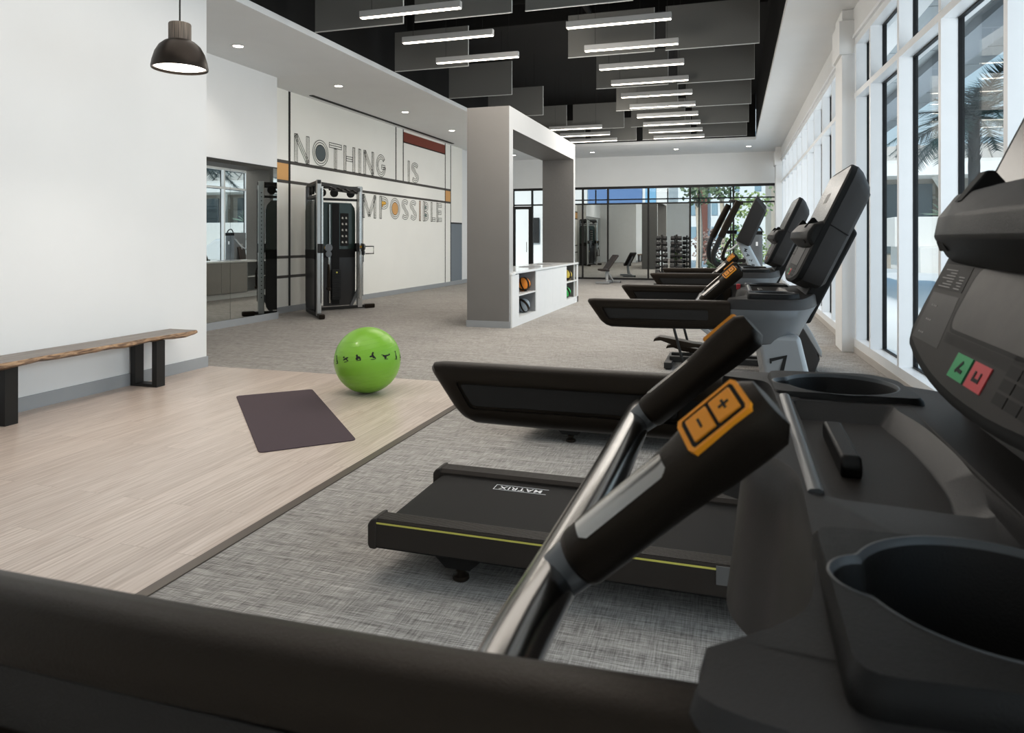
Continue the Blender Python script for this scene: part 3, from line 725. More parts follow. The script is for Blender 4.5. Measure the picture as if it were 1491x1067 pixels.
        for side in (-1,1):
            yo=s*.401+side*.030; I_=[tuple(p) for p in roundpoly([Vector(p) for p in ((-.438,1.1075),(-.080,1.1085),(-.080,1.0745),(-.4155,1.0715))],.008,4)]
            MB().loft([[(x,yo-side*.0072,z) for x,z in I_],[(x,yo-side*.0052,z) for x,z in I_]]).build('rail_inset',mat('inset_rubber',(.022,.0185,.016),.38,spec=.35,bump=.3,bscale=1100),hr,bevel=.0012)
        MB().lathe([(.001,0),(.018,0),(.018,.002),(.011,.002),(.001,.0012)],seg=20).build('mount_cap',BLKM,hr,smooth=40)
        c=[k for k in hr.children if k.name.startswith('mount_cap')][0]; c.rotation_euler=(s*PI/2,0,0); c.location=(-.055,s*.3625,1.09)
    # console base (dash)
    half=[(.008,0),(.009,.02),(.013,.04),(.021,.06),(.031,.08),(.039,.10),(.044,.13),(.045,.20),(.044,.265),(.040,.305),(.032,.332),(.0145,.350),(-.012,.370),(-.0165,.3735),(-.018,.378),(-.018,.395),(-.018,.412),(.02,.424),(.10,.428),(.165,.418),(.215,.388),(.25,.33),(.275,.25),(.295,.12),(.30,0)]
    half=[(v.x,v.y) for v in smoothpath([(x,y,0) for x,y in half],3)]
    out=[(x,y) for x,y in half]+[(x,-y) for x,y in half[-2:0:-1]]
    def lev(z,sx,sy,ins,dx,dome=0):
        r=[]
        for x,y in out:
            xx=.05+(x-.05)*sx if x>.05 else x+dx
            yy=y*sy
            v=Vector((xx-.13,yy)); l=v.length; v=v*(1-ins/l) if l>0 else v
            zz=z+dome*(1-min(1,(abs(yy)/.33))**2) if dome else z
            r.append((v.x+.13,v.y,zz))
        return r
    def sm(yy): # dome profile: high plateau in the middle, lower at the rails
        k=max(0,min(1,(abs(yy)-.26)/.13)); return 1-k*k*(3-2*k)
    def top(z0,ins,extra):
        r=lev(0,1,1,ins,0); return [(x,y,z0+extra*sm(y)) for x,y,z in r]
    rings=[lev(.985,.70,.93,.012,-.012),lev(1.0,.74,.945,.0,-.014),lev(1.03,.80,.962,0,-.010),lev(1.085,.92,.987,0,-.004),top(1.114,0,.004),top(1.120,.002,.006),top(1.141,.007,.0095),top(1.1475,.014,.0095)]
    me=MB().loft(rings).mesh('dash')
    # shallow phone tray with sloping walls
    tr_=[Vector((v.x,v.y)) for v in smoothpath([(.188,-.125,0),(.199,-.07,0),(.203,.02,0),(.198,.12,0),(.186,.195,0)],6)]
    tray0=[(.064,-.147),(.190,-.147),(.186,.215),(.064,.215)]
    tc_=roundpoly([Vector(p) for p in tray0],.010,4)
    tp=tc_[:10]+tr_[1:-1]+tc_[10:]; cx_=Vector((.124,.040))
    tf=lambda k,ky,z:[(cx_.x+(p.x-cx_.x)*(k if p.x>cx_.x else .9),cx_.y+(p.y-cx_.y)*ky,z) for p in tp]
    cut=MB().loft([tf(.62,.80,1.134),tf(.66,.82,1.1345),tf(1,1,1.1565),tf(1.035,1.02,1.1575),tf(1.035,1.02,1.2)]).mesh('c')
    me=boolean(me,cut)
    # cup pockets cut right through the dash top
    def cuppoly(s,r=.066,cx=.134,cy=.293,grow=0):
        P_=[]; r_=r+grow; nx,nr=.056,.0235+grow
        for k in range(120):
            th=2*PI*k/120; d=(math.cos(th),math.sin(th)); R0=r_
            dc=-nx*d[0]; disc=dc*dc-(nx*nx-nr*nr)
            if dc>0 and disc>=0: R0=max(R0,dc+math.sqrt(disc))
            P_.append(Vector((cx+R0*d[0],s*(cy+R0*d[1]))))
        return P_ if s>0 else P_[::-1]
    for s in (-1,1):
        q=cuppoly(s,grow=.0045); cut=MB().loft([[(p.x,p.y,1.03) for p in q],[(p.x,p.y,1.3) for p in q]]).mesh('c'); me=boolean(me,cut)
    me.materials.clear(); me.materials.append(BODYG)
    me.materials.append(GUNM)
    for p in me.polygons:
        c=p.center
        if c.z<1.112 and abs(p.normal.z)<.75 and ((c.x>.10) or abs(c.y)>.40): p.material_index=1
    dash=link('console_base',me,t,smooth=38)
    # lower silver-grey skirt (front half)
    # raised cup holders
    for s in (-1,1):
        plat=[Vector((.047,s*.222)),Vector((.222,s*.222)),Vector((.216,s*.345)),Vector((.185,s*.384)),Vector((.047,s*(.394 if s<0 else .372)))]
        if s<0: plat=plat[::-1]
        pp=roundpoly(plat,.016,4); cc=Vector((.13,s*.31))
        inn=lambda k:[(cc.x+(p.x-cc.x)*k,cc.y+(p.y-cc.y)*k) for p in pp]
        me=MB().loft([[(*p,1.07) for p in inn(.97)],[(*p,1.153) for p in inn(1.0)],[(*p,1.161) for p in inn(.985)],[(*p,1.165) for p in inn(.95)]]).mesh('cup')
        q=cuppoly(s); q2=cuppoly(s,grow=.004)
        cut=MB().loft([[(p.x,p.y,1.075) for p in [Vector((.134+(w.x-.134)*.9,s*.293+(w.y-s*.293)*.9)) for w in q]],[(p.x,p.y,1.1595) for p in q],[(p.x,p.y,1.1655) for p in q2],[(p.x,p.y,1.25) for p in q2]]).mesh('c')
        me=boolean(me,cut); me.materials.clear(); me.materials.append(BLK)
        dz_=-.006 if s>0 else 0.
        ch=link('cup_holder',me,t,smooth=38,loc=(0,0,dz_))
        b=MB(); n_=len(q); qa=cuppoly(s,grow=.0005); qb=cuppoly(s,grow=.0045); b.loft([[(p.x,p.y,1.1580) for p in qa],[(p.x,p.y,1.1632) for p in cuppoly(s,grow=.0014)],[(p.x,p.y,1.1655) for p in cuppoly(s,grow=.003)],[(p.x,p.y,1.1652) for p in qb]],False,False); b.build('cup_rim_highlight',mat('rim_highlight_grey',(.085,.09,.095),.3),ch,smooth=60)  # paler ring paints the window highlight along the cup edge
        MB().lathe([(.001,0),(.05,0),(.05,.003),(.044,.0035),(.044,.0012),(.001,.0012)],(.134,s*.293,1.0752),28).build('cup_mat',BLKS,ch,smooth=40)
    # tray lining and clip
    tl=MB().loft([tf(.62,.80,1.1342),tf(.62,.80,1.1350)]).build('tray_mat',DGREY,t)
    b=MB(); b.prism([(-.026,1.134),(-.030,1.146),(-.022,1.154),(.104,1.154),(.112,1.146),(.108,1.134)],'x',.093,.111); b.build('phone_rest',BLK,t,bevel=.003)
    MB().loft([[(.0545,y,1.1572),(.0565,y,1.1592),(.0625,y,1.1600),(.0660,y,1.1585),(.0672,y,1.1540)] for y in (-.140,-.05,.04,.12,.208)],True,True,closed=False).build('tray_lip_highlight',GUNM,t,smooth=60)  # pale metal strip on the tray rim stands in for its highlight
    # emergency stop on the tongue
    b=MB(); b.box(.013,.029,-.016,.016,1.153,1.174); b.build('stop_key',RED,t,bevel=.003)
    # handlebar and grips
    hb=MB().tube(smoothpath([(-.130,-.372,1.088),(-.129,-.30,1.097),(-.126,-.22,1.101),(-.123,0,1.104),(-.126,.22,1.101),(-.129,.30,1.097),(-.130,.372,1.088)],8),.0192,20).build('handlebar',CHROME,t,smooth=60)
    for s in (-1,1):
        Lp=Vector((-.106,s*.222,1.119)); Up=Vector((.020,s*.218,1.234)); ax=(Up-Lp); ln=ax.length; ax.normalize()
        side=Vector((0,s,0)); side=(side-ax*side.dot(ax)).normalized(); n=side.cross(ax); n=n if n.z>0 else -n; th_=math.radians(31); n,side=(n*math.cos(th_)+side*math.sin(th_)),(side*math.cos(th_)-n*math.sin(th_))
        def pt(a,u,v): return Lp+ax*(a*ln)+side*u+n*v   # u outward, v upward normal
        MB().tube([Vector((-.125,s*.226,1.102)),pt(-.02,0,0),pt(.06,0,0)],[.0165,.0185,.0185],20).build('grip_collar',GUNM,t,smooth=40)
        R_=[]
        for a,hw,hh,dv,e in ((-.01,.0155,.0155,0,2.2),(.0,.0192,.0192,0,2.2),(.03,.0207,.0207,0,2.2),(.2,.0213,.0210,0,2.2),(.5,.0213,.0210,0,2.3),(.62,.0216,.0215,.0003,2.6),(.72,.0225,.0222,.0008,3.2),(.9,.0232,.0226,.001,3.4),(.99,.0228,.022,.001,3.4),(1.045,.017,.015,.002,3.)):
            r=[]
            for k in range(28):
                th=2*PI*k/28; c_,s_=math.cos(th),math.sin(th)
                r.append(pt(a,hw*math.copysign(abs(c_)**(2/e),c_),dv+hh*math.copysign(abs(s_)**(2/e),s_)))
            R_.append(r)
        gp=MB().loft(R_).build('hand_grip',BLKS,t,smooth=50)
        # pulse sensor plate wraps the upper side
        for c0 in (s*-1,):
            R_=[]
            m_=MB()
            for a in (.10,.13,.25,.4,.54,.57):
                k=.75 if a in (.10,.57) else 1
                row=[]
                for th in range(-42,43,7):
                    q=math.radians(90+14+th*k); rr=.0221; row.append(pt(a,rr*math.cos(q)*1.0+0,rr*math.sin(q)))
                R_.append(row)
            m_.loft(R_,False,False,closed=False); m_.build('pulse_sensor',STEEL,gp,smooth=60)
        # orange rocker pad
        def prism_on(nm,poly,v0,v1,m,par,bev=0):
            return MB().loft([[pt(a,u,v0) for a,u in poly],[pt(a,u,v1) for a,u in poly]]).build(nm,m,par,bevel=bev)
        def ringon(nm,o_,i_,v0,v1,m,par):
            mb=MB(); n_=len(o_)
            A=[mb.bm.verts.new(pt(*p,v0)) for p in o_];B_=[mb.bm.verts.new(pt(*p,v1)) for p in o_];C_=[mb.bm.verts.new(pt(*p,v1)) for p in i_];D_=[mb.bm.verts.new(pt(*p,v0)) for p in i_]
            for k in range(n_):
                k2=(k+1)%n_
                mb.face([A[k],A[k2],B_[k2],B_[k]]);mb.face([B_[k],B_[k2],C_[k2],C_[k]]);mb.face([C_[k],C_[k2],D_[k2],D_[k]])
            return mb.build(nm,m,par)
        fo=[(.71,-.0165),(.985,-.0165),(1.0,-.012),(1.0,.012),(.985,.0165),(.71,.0165),(.695,.012),(.695,-.012)]
        fi=[(.724,-.0140),(.972,-.0140),(.98,-.011),(.98,.011),(.972,.0140),(.724,.0140),(.716,.011),(.716,-.011)]
        ringon('toggle_frame',fo,fi,.018,.0246,ORNG,gp)
        prism_on('toggle_well',fi,.018,.0240,BLKM,gp)
        for a0,a1,sg in ((.735,.842,'-'),(.856,.963,'+')):
            tb=prism_on('toggle_key',[(a0,-.0108),(a1,-.0108),(a1,.0108),(a0,.0108)],.0235,.0260,ORNG,gp,.001)
        for am,sg in ((.789,'-'),(.910,'+')):
            w=.0042; h=.0009
            m_=MB(); c_=pt(am,0,.0262)
            m_.loft([[pt(am-h/ln,-w,.0259),pt(am+h/ln,-w,.0259),pt(am+h/ln,w,.0259),pt(am-h/ln,w,.0259)],[pt(am-h/ln,-w,.0264),pt(am+h/ln,-w,.0264),pt(am+h/ln,w,.0264),pt(am-h/ln,w,.0264)]])
            if sg=='+': m_.loft([[pt(am-w/ln,-h,.0259),pt(am+w/ln,-h,.0259),pt(am+w/ln,h,.0259),pt(am-w/ln,h,.0259)],[pt(am-w/ln,-h,.0264),pt(am+w/ln,-h,.0264),pt(am+w/ln,h,.0264),pt(am-w/ln,h,.0264)]])
            m_.build('plus_sign' if sg=='+' else 'minus_sign',INK,gp)
    # mast
    MB().loft([[(x,-.20,z) for x,z in ((.20,1.05),(.262,1.05),(.415,1.37),(.40,1.395),(.36,1.395))],[(x,.20,z) for x,z in ((.20,1.05),(.262,1.05),(.415,1.37),(.40,1.395),(.36,1.395))]]).build('mast',BLK,t,bevel=.008,seg=3)
    # console
    D=Vector((.4235,0,.906)); N=Vector((-.906,0,.4235)); O=Vector((.205,0,1.212))
    def cp(y,s_,off): return O+D*s_+Vector((0,y*.962,0))+N*off
    def outline(ins=0,topcut=0):
        P_=[]
        for k in range(13):
            y=-.285+.57*k/12; P_.append((y*(1-ins/.3),-.022+.032*(abs(y)/.29)**2.2+ins))
        P_+=[(.298-ins,.028),(.302-ins,.06),(.302-ins,.385-topcut),(.290-ins,.412-topcut),(.255-ins,.436-ins-topcut),(.20-ins,.442-ins-topcut),(-.20+ins,.442-ins-topcut),(-.255+ins,.436-ins-topcut),(-.290+ins,.412-topcut),(-.302+ins,.385-topcut),(-.302+ins,.06),(-.298+ins,.028)]
        return P_
    cs=MB().loft([[cp(y,s_,-.095) for y,s_ in outline(.016,.05)],[cp(y,s_,-.085) for y,s_ in outline(.004,.045)],[cp(y,s_,-.045) for y,s_ in outline(0,.012)],[cp(y,s_,-.022) for y,s_ in outline(0)]]).build('console_housing',BODYG,t,smooth=35)
    MB().loft([[cp(y,s_,-.0225) for y,s_ in outline(.001)],[cp(y,s_,-.004) for y,s_ in outline(.0)],[cp(y,s_,0) for y,s_ in outline(.006)]]).build('console_bezel',BLKM,cs,smooth=35)
    # housing seam
    for s in (-1,1):
        b=MB(); b.loft([[cp(s*.300,.215,-.022),cp(s*.3028,.215,-.022),cp(s*.3028,.218,-.022),cp(s*.300,.218,-.022)],[cp(s*.300,.205,-.088),cp(s*.3028,.205,-.088),cp(s*.3028,.208,-.088),cp(s*.300,.208,-.088)]])
        b.build('housing_seam',BLKM,cs)
    def fpanel(nm,poly,o0,o1,m,par=cs):
        return MB().loft([[cp(y,s_,o0) for y,s_ in poly],[cp(y,s_,o1) for y,s_ in poly]]).build(nm,m,par)
    # keypad sheet follows the curved lower edge
    kp=[(y*.955,s_+.010) for y,s_ in outline(0)[:13]]+[(.284,.04),(.286,.118),(-.286,.118),(-.284,.04)]
    pad=fpanel('keypad_sheet',kp,-.001,.0012,KEYP,t)
    fpanel('info_label',[(.172,.086),(.288,.086),(.286,.117),(.176,.117)],.001,.0016,KEYD,pad)
    b=MB()
    for r_ in range(7):
        z=.0885+r_*.0036
        for y0,y1 in ((.222,.270-.012*(r_%3)),(.186,.208-.006*(r_%2))):
            if r_>4 and y0<.2: continue
            b.loft([[cp(y0,z,.0015),cp(y1,z,.0015),cp(y1,z+.0011,.0015),cp(y0,z+.0011,.0015)],[cp(y0,z,.0019),cp(y1,z,.0019),cp(y1,z+.0011,.0019),cp(y0,z+.0011,.0019)]])
    b.build('label_lines',mat('dim_print',(.30,.29,.28),.5),pad)
    def rr(y0,y1,s0,s1,r): return rrect(y1-y0,s1-s0,r,4,(y0+y1)/2,(s0+s1)/2)
    fpanel('display_rim',rr(-.158,.158,.042,.1185,.022),.001,.0018,KEYD,pad)
    fpanel('display_window',rr(-.151,.151,.046,.1182,.019),.0015,.0024,SCREENB,pad)
    fpanel('start_key',[(.036,.0015),(.083,.0015),(.083,.027),(.036,.027)],.001,.0022,GRN,pad)
    fpanel('stop_key_pad',[(-.016,.0015),(.029,.0015),(.029,.027),(-.016,.027)],.001,.0022,RED,pad)
    b=MB(); q=lambda pp:b.loft([[cp(y-.021,s_,.002) for y,s_ in pp],[cp(y-.021,s_,.0027) for y,s_ in pp]])
    q([(.089,.010),(.078,.0215),(.0745,.0195),(.0855,.008)]); q([(.084,.0095),(.069,.009),(.069,.0125),(.083,.0135)]); b.build('start_symbol',INK,pad)
    b=MB(); q([(.037,.009),(.037,.019),(.033,.019),(.033,.009)]); q([(.033,.009),(.022,.009),(.022,.0125),(.033,.0125)]); q([(.022,.009),(.019,.009),(.019,.019),(.022,.019)]); b.build('stop_symbol',INK,pad)
    b=MB()
    for k in range(9):
        z=.0305+k*.0012
        b.loft([[cp(y,s_,.0011) for y,s_ in ((-.15,z),(.15,z),(.15,z+.0005),(-.15,z+.0005))],[cp(y,s_,.0016) for y,s_ in ((-.15,z),(.15,z),(.15,z+.0005),(-.15,z+.0005))]])
    b.build('pad_ridges',KEYD,pad)
    for r_ in range(4):
        for c_ in range(4):
            y=-.046-c_*.030; z=.002+r_*.0125; pp=[(y,z),(y-.026,z),(y-.026,z+.010),(y,z+.010)]
            nk=MB().loft([[cp(a,e,.001) for a,e in pp],[cp(a,e,.0018) for a,e in pp]]).build('number_key',KEYD,pad)
    for y,z in ((.255,.063),(.249,.045),(.253,.028)):
        b=MB()
        for k in range(3):
            pp=[(y-k*.008,z),(y-k*.008-.005,z),(y-k*.008-.005,z+.002),(y-k*.008,z+.002)]; b.loft([[cp(a,e,.001) for a,e in pp],[cp(a,e,.0018) for a,e in pp]])
        b.build('dial_mark',mat('dim_print',(.3,.29,.28),.5),pad)
    fpanel('side_pad',[(.155,.020),(.270,.020),(.279,.080),(.172,.080)],.0009,.0014,mat('keypad_side',(.055,.050,.046),.42,spec=.2,var=.2,vscale=25),pad)
    # reading rack with fan slots
    prf=[(.262,1.319),(.252,1.328),(.238,1.352),(.2425,1.376),(.262,1.404),(.305,1.414),(.31,1.36)]
    def rk(y,dx,k=1.): return [((x-dx if x<.25 else (x-dx*.6 if x<.28 else x)),y*.965,1.362+(z-1.362)*k) for x,z in prf]
    rings=[rk(-.300,-.014,.80),rk(-.292,-.004,.95),rk(-.270,.002,1.0)]+[rk(y,.002+.024*math.cos(y/.27*PI/2)) for y in (-.18,-.09,0,.09,.18)]+[rk(.270,.002,1.0),rk(.292,-.004,.95),rk(.300,-.014,.80)]
    rack=MB().loft(rings).build('reading_rack',BLK,t,smooth=28,bevel=.003)
    for s in (-1,1):
        a_=Vector((.2382,s*.232,1.3415)); u_=Vector((-.010,0,.024)).normalized(); n_=Vector((-.92,0,-.38)).normalized(); h_=Vector((0,1,0))
        MB().loft([[a_-u_*.006-h_*.016+n_*o_,a_-u_*.006+h_*.016+n_*o_,a_+u_*.006+h_*.012+n_*o_,a_+u_*.006-h_*.012+n_*o_] for o_ in (-.004,.0012)]).build('port_slot',INK,rack)
    for s in (-1,1): MB().prism([(.242,1.392),(.268,1.426),(.276,1.426),(.290,1.408)],'y',s*.19-.013,s*.19+.013).build('page_clip',BLKM,rack,bevel=.002)
    sc=fpanel('touch_screen',rr(-.283,.283,.222,.428,.02),-.001,.0012,SCREEN,t)
    fpanel('screen_tile',[(-.06,.30),(.05,.30),(.05,.34),(-.06,.34)],.001,.0016,SCREENB,sc)
    return t
T1=make_treadmill('nearest treadmill filling the lower right foreground, with green and red console keys')
T2=copy_tree(T1); T2['label']='second treadmill from the camera, its belt rear showing in the middle of the floor'
T3=copy_tree(T1); T3['label']='farthest treadmill of the row, mostly hidden behind the other two'
T1.location=(0,.72,0); T2.location=(0,2.89,0); T3.location=(0,4.875,0)

# ------------------------------------------------------------------ elliptical trainer
def elliptical(loc,label):
    t=thing('elliptical_trainer',label,'elliptical trainer',loc)
    b=MB(); b.box(-.68,-.60,-.36,.36,.012,.075); b.box(-.64,.7,-.16,-.08,.05,.11); b.box(-.64,.7,.08,.16,.05,.11); b.box(.66,.80,-.33,.33,.0,.05); b.build('base_frame',LEGM,t,bevel=.006)
    for s in (-1,1): MB().lathe([(.001,0),(.03,0),(.03,.015),(.001,.015)],(-.64,s*.3,0),14).build('levelling_foot',BLKS,t)
    for s in (-1,1): MB().bar((-.52,s*.20,.60),(.10,s*.20,.12),.05,.045).build('incline_rail',SILV,t,bevel=.008)
    MB().bar((-.52,-.24,.60),(-.52,.24,.60),.05,.05).build('cross_member',LEGM,t,bevel=.006)
    # front drive housing
    prof=[(.36,.05),(.40,.34),(.46,.52),(.56,.585),(.64,.565),(.72,.43),(.80,.26),(.815,.17),(.77,.04),(.70,.02),(.45,.02)]
    R_=[[(.58+(x-.58)*k,y,.28+(z-.28)*k) for x,z in prof] for y,k in ((-.35,.86),(-.33,.96),(-.28,1.),(.28,1.),(.33,.96),(.35,.86))]
    hs=MB().loft(R_).build('drive_housing',BODYG,t,smooth=45,bevel=.01,seg=3)
    cap=[(.62,.575),(.655,.57),(.735,.44),(.825,.26),(.825,.20),(.80,.22),(.72,.36),(.64,.50)]
    MB().loft([[(x,y,z) for x,z in cap] for y in (-.353,-.10,.10,.353)]).build('housing_cap',SILV,hs,smooth=35,bevel=.008)
    # pedals with curved noses and their arms
    for s,dx,dz in ((-1,0,0),(1,.10,-.12)):
        y=s*.17
        pd=[(-.80,.27),(-.79,.30),(-.74,.325),(-.66,.315),(-.40,.27),(-.30,.262),(-.30,.235),(-.42,.225),(-.62,.25),(-.72,.285),(-.77,.28)]
        p=MB().prism([(x+dx,z+dz) for x,z in pd],'y',y-.085,y+.085).build('foot_pedal',BLKS,t,bevel=.008)
        MB().tube(smoothpath([(-.36+dx,y,.24+dz),(-.05,y,.20+dz*.5),(.22,y,.30),(.45,y,.36)],5),.024,12).build('pedal_arm',LEGM,p,smooth=50)
        MB().tube([(-.62+dx*.5,s*.28,.56),(-.49+dx*.5,s*.28,.06)],.014,10).build('linkage_rod',LEGM,t,smooth=50)
    # mast
    ms=MB().loft([[(x,y,z) for x,y in ((xa,-.075),(xb,-.075),(xb,.075),(xa,.075))] for xa,xb,z in ((.02,.13,1.36),(.145,.27,1.085),(.42,.56,.50),(.50,.66,.30))]).build('mast',mat('pale_silver_mast',(.55,.58,.60),.3,metal=.3),t,bevel=.02,seg=4)
    ax=Vector((.145-.02,0,1.085-1.36)).normalized()
    for k,ch in enumerate('MATRIX'):
        z=1.235-k*.052; x=.135+(1.235-z)*.455-.01
        M=frame((x,-.0755,z),(1,0,-.25),(.25,0,1))@Matrix.Rotation(-PI/2,4,'Z')
        text_part('mast_lettering',ch,.046,INK,ms,M,ext=.0012,offset=.0006)
    # console slab
    D=Vector((.40,0,.916)); N=Vector((-.916,0,.40)); O=Vector((.03,0,1.33))
    cp=lambda y,s_,o: O+D*s_+Vector((0,y,0))+N*o
    def ol(i,tc=0): return [(-.27+i,i),(.27-i,i),(.29-i,.03+i),(.29-i,.46-tc),(.24-i,.505-i-tc),(-.24+i,.505-i-tc),(-.29+i,.46-tc),(-.29+i,.03+i)]
    c=MB().loft([[cp(y,s_,-.15) for y,s_ in ol(.02,.09)],[cp(y,s_,-.13) for y,s_ in ol(0,.07)],[cp(y,s_,-.01) for y,s_ in ol(0)],[cp(y,s_,0) for y,s_ in ol(.008)]]).build('console_housing',BODYG,t,smooth=35,bevel=.004)
    MB().loft([[cp(y,s_,o) for y,s_ in ((-.26,.17),(.26,.17),(.26,.48),(-.26,.48))] for o in (-.002,.0015)]).build('screen',SCREEN,c)
    MB().loft([[cp(y,s_,o) for y,s_ in ((-.26,.02),(.26,.02),(.26,.11),(-.26,.11))] for o in (-.002,.0015)]).build('keypad',KEYP,c)
    b=MB().box(-.06,.04,-.22,.22,1.405,1.44); b.build('reading_rack',BLK,c,bevel=.008)
    MB().tube(smoothpath([(.10,-.15,1.72),(.02,-.12,1.75),(-.03,0,1.755),(.02,.12,1.75),(.10,.15,1.72)],4),.010,8).build('media_bracket',LEGM,c,smooth=50)
    # dual action swing arms
    for s,dx in ((-1,.0),(1,-.10)):
        y=s*.33
        MB().tube(smoothpath([(.045+dx,y,1.70),(-.03+dx,y,1.55),(-.13+dx,y,1.34),(-.185+dx*.7,y,1.20),(-.165+dx*.5,y,1.10),(-.05,y,1.045),(.09,y,1.06),(.22,y*.9,1.02),(.38,y*.9,.62),(.42,y*.9,.40)],6),[.026]*55,14).build('swing_arm',LEGM,t,smooth=60)
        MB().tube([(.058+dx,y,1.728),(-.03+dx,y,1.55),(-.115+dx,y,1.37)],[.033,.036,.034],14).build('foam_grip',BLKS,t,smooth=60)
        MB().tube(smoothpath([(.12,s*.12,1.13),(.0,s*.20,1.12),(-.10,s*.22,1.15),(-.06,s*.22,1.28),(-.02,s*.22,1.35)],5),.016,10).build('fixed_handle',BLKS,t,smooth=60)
    return t
elliptical((0,7.75,0),'elliptical trainer with silver lettered mast and tall black swing arms beyond the treadmills')

# ------------------------------------------------------------------ functional trainer
def functional(loc,label):
    t=thing('cable_machine',label,'cable machine',loc)
    Lw=1.04
    for w,ang in ((0,math.atan2(-.81,.65)),(1,math.atan2(.81,.65))):
        X=Vector((math.cos(ang),math.sin(ang),0)); inn=Vector((-X.y,X.x,0)) if w==0 else Vector((X.y,-X.x,0))
        def P(a,b_,z): return X*a+inn*b_+Vector((0,0,z))
        def pris(nm,m,prof,b0,b1,par=t,bev=0,smooth=None):   # profile in (a,z)
            return MB().loft([[P(a,b0,z) for a,z in prof],[P(a,b1,z) for a,z in prof]]).build(nm,m,par,bevel=bev,smooth=smooth)
        # base foot
        MB().bar(P(.0,0,.045),P(1.24,0,.045),.07,.06).build('base_tube',LEGM,t,bevel=.012,seg=3)
        MB().bar(P(1.14,0,.045),P(1.36,0,.045),.10,.085).build('foot_pad',BLKS,t,bevel=.025,seg=4)
        # column and rear post
        up=MB().bar(P(Lw,0,.03),P(Lw,0,2.37),.075,.10,up=X).build('upright_post',mat('bright_post',(.55,.55,.54),.3,metal=.7),t,bevel=.008)
        tr=MB().bar(P(Lw-.02,.055,.20),P(Lw-.02,.055,2.26),.05,.035,up=X).build('adjustment_track',mat('polished_track',(.78,.77,.74),.22,metal=.8),t,bevel=.004)
        b=MB()
        for k in range(27):
            z=.32+k*.071; b.cyl(P(Lw-.02,.0725,z),P(Lw-.02,.0745,z),.011,seg=10); b.cyl(P(Lw+.0375,.0,z),P(Lw+.0395,0,z),.010,seg=10); b.cyl(P(Lw,-.0505,z),P(Lw,-.0525,z),.010,seg=10)
        b.build('index_holes',INK,tr)
        MB().bar(P(.06,-.02,.05),P(.06,-.02,2.32),.05,.05,up=X).build('rear_post',GUNM,t,bevel=.006)
        MB().bar(P(.05,0,2.33),P(Lw+.06,0,2.33),.06,.06).build('top_beam',LEGM,t,bevel=.008)
        MB().bar(P(.05,0,2.10),P(Lw,0,2.10),.045,.045).build('cross_beam',LEGM,t,bevel=.006)
        # shroud boards: dark green upper, black band, charcoal lower; bowed outwards
        a0,a1=.10,.97
        def bow(a): return .075*(1-((a-.535)/.435)**2)
        def shr(nm,m,zs,g=0.):
            rings=[]
            A=[a0+(a1-a0)*k/10 for k in range(11)]
            for z,i in zs:
                B_=[a0+i+(a1-a0-2*i)*k/10 for k in range(11)]
                rings.append([P(a,-.03+bow(a)+g,z) for a in B_]+[P(a,-.06+bow(a)-g,z) for a in B_[::-1]])
            return MB().loft(rings).build(nm,m,t,smooth=35)
        shr('shroud_upper',SHROUD,[(1.16,0),(1.86,0),(1.95,.02),(2.04,.10)])
        shr('shroud_band',BLKM,[(1.0,0),(1.16,0)],.003)
        shr('shroud_lower',SHROUDL,[(.09,.05),(.15,.01),(.25,0),(1.0,0)])
        pris('shroud_spine',BLKM,[(.46,.12),(.60,.12),(.60,2.02),(.46,2.02)],.04,.054)
        for a in (.40,): MB().tube([P(a,.062,.15),P(a,.062,2.0)],.018,12).build('guide_rod',mat('guide_rod_steel',(.7,.69,.66),.15,metal=1),t,smooth=50)
        st=MB()
        for k in range(16): st.bar(P(.44,.065,.22+k*.036),P(.62,.065,.22+k*.036),.05,.031)
        st.build('weight_stack',IRON,t,bevel=.002)
        MB().cyl(P(.53,.09,.72),P(.53,.105,.72),.016,seg=12).build('selector_pin',YEL,t)
        pl=pris('exercise_placard',BLKM,[(.63,1.22),(.79,1.22),(.79,1.84),(.63,1.84)],.030,.052)
        for r_ in range(5):
            for c_ in range(2):
                b=MB(); a=.668+c_*.075; z=1.29+r_*.115; b.loft([[P(a+dx,.051,z+dz) for dx,dz in q] for q in ((( -.02,-.012),(.018,-.02),(.012,.02),(-.012,.024)),)]+[[P(a+dx,.054,z+dz) for dx,dz in ((-.02,-.012),(.018,-.02),(.012,.02),(-.012,.024))]])
                b.build('placard_figure',mat('placard_print',(.42,.40,.36),.6),pl)
        # top pulleys
        for a in (.28,.52,.86):
            MB().cyl(P(a,-.018,2.22),P(a,.018,2.22),.075,seg=20).build('top_pulley',BLKM,t,smooth=40)
        # carriage with swivel pulley
        zc=1.18
        cr=MB().bar(P(Lw-.02,.02,zc-.07),P(Lw-.02,.02,zc+.09),.10,.16,up=X).build('carriage',LEGM,t,bevel=.012)
        MB().cyl(P(Lw-.02,.10,zc+.02),P(Lw-.02,.125,zc+.02),.022,seg=14).build('carriage_knob',mat('amber_knob',(.75,.42,.05),.4),cr)
        d0=X*.5+inn*.86
        C0=P(Lw,.17,zc-.03)
        MB().cyl(C0-X*.014+Vector((0,0,.05)),C0+X*.014+Vector((0,0,.05)),.066,seg=24).build('swivel_pulley',GUNM,cr,smooth=40)
        MB().cyl(C0-X*.012+Vector((0,.0,-.06)),C0+X*.012+Vector((0,0,-.06)),.052,seg=24).build('swivel_pulley',GUNM,cr,smooth=40)
        MB().tube([C0+Vector((0,0,-.10)),C0+Vector((0,0,-.24))],.012,10).build('snap_hook',STEEL,cr,smooth=50)
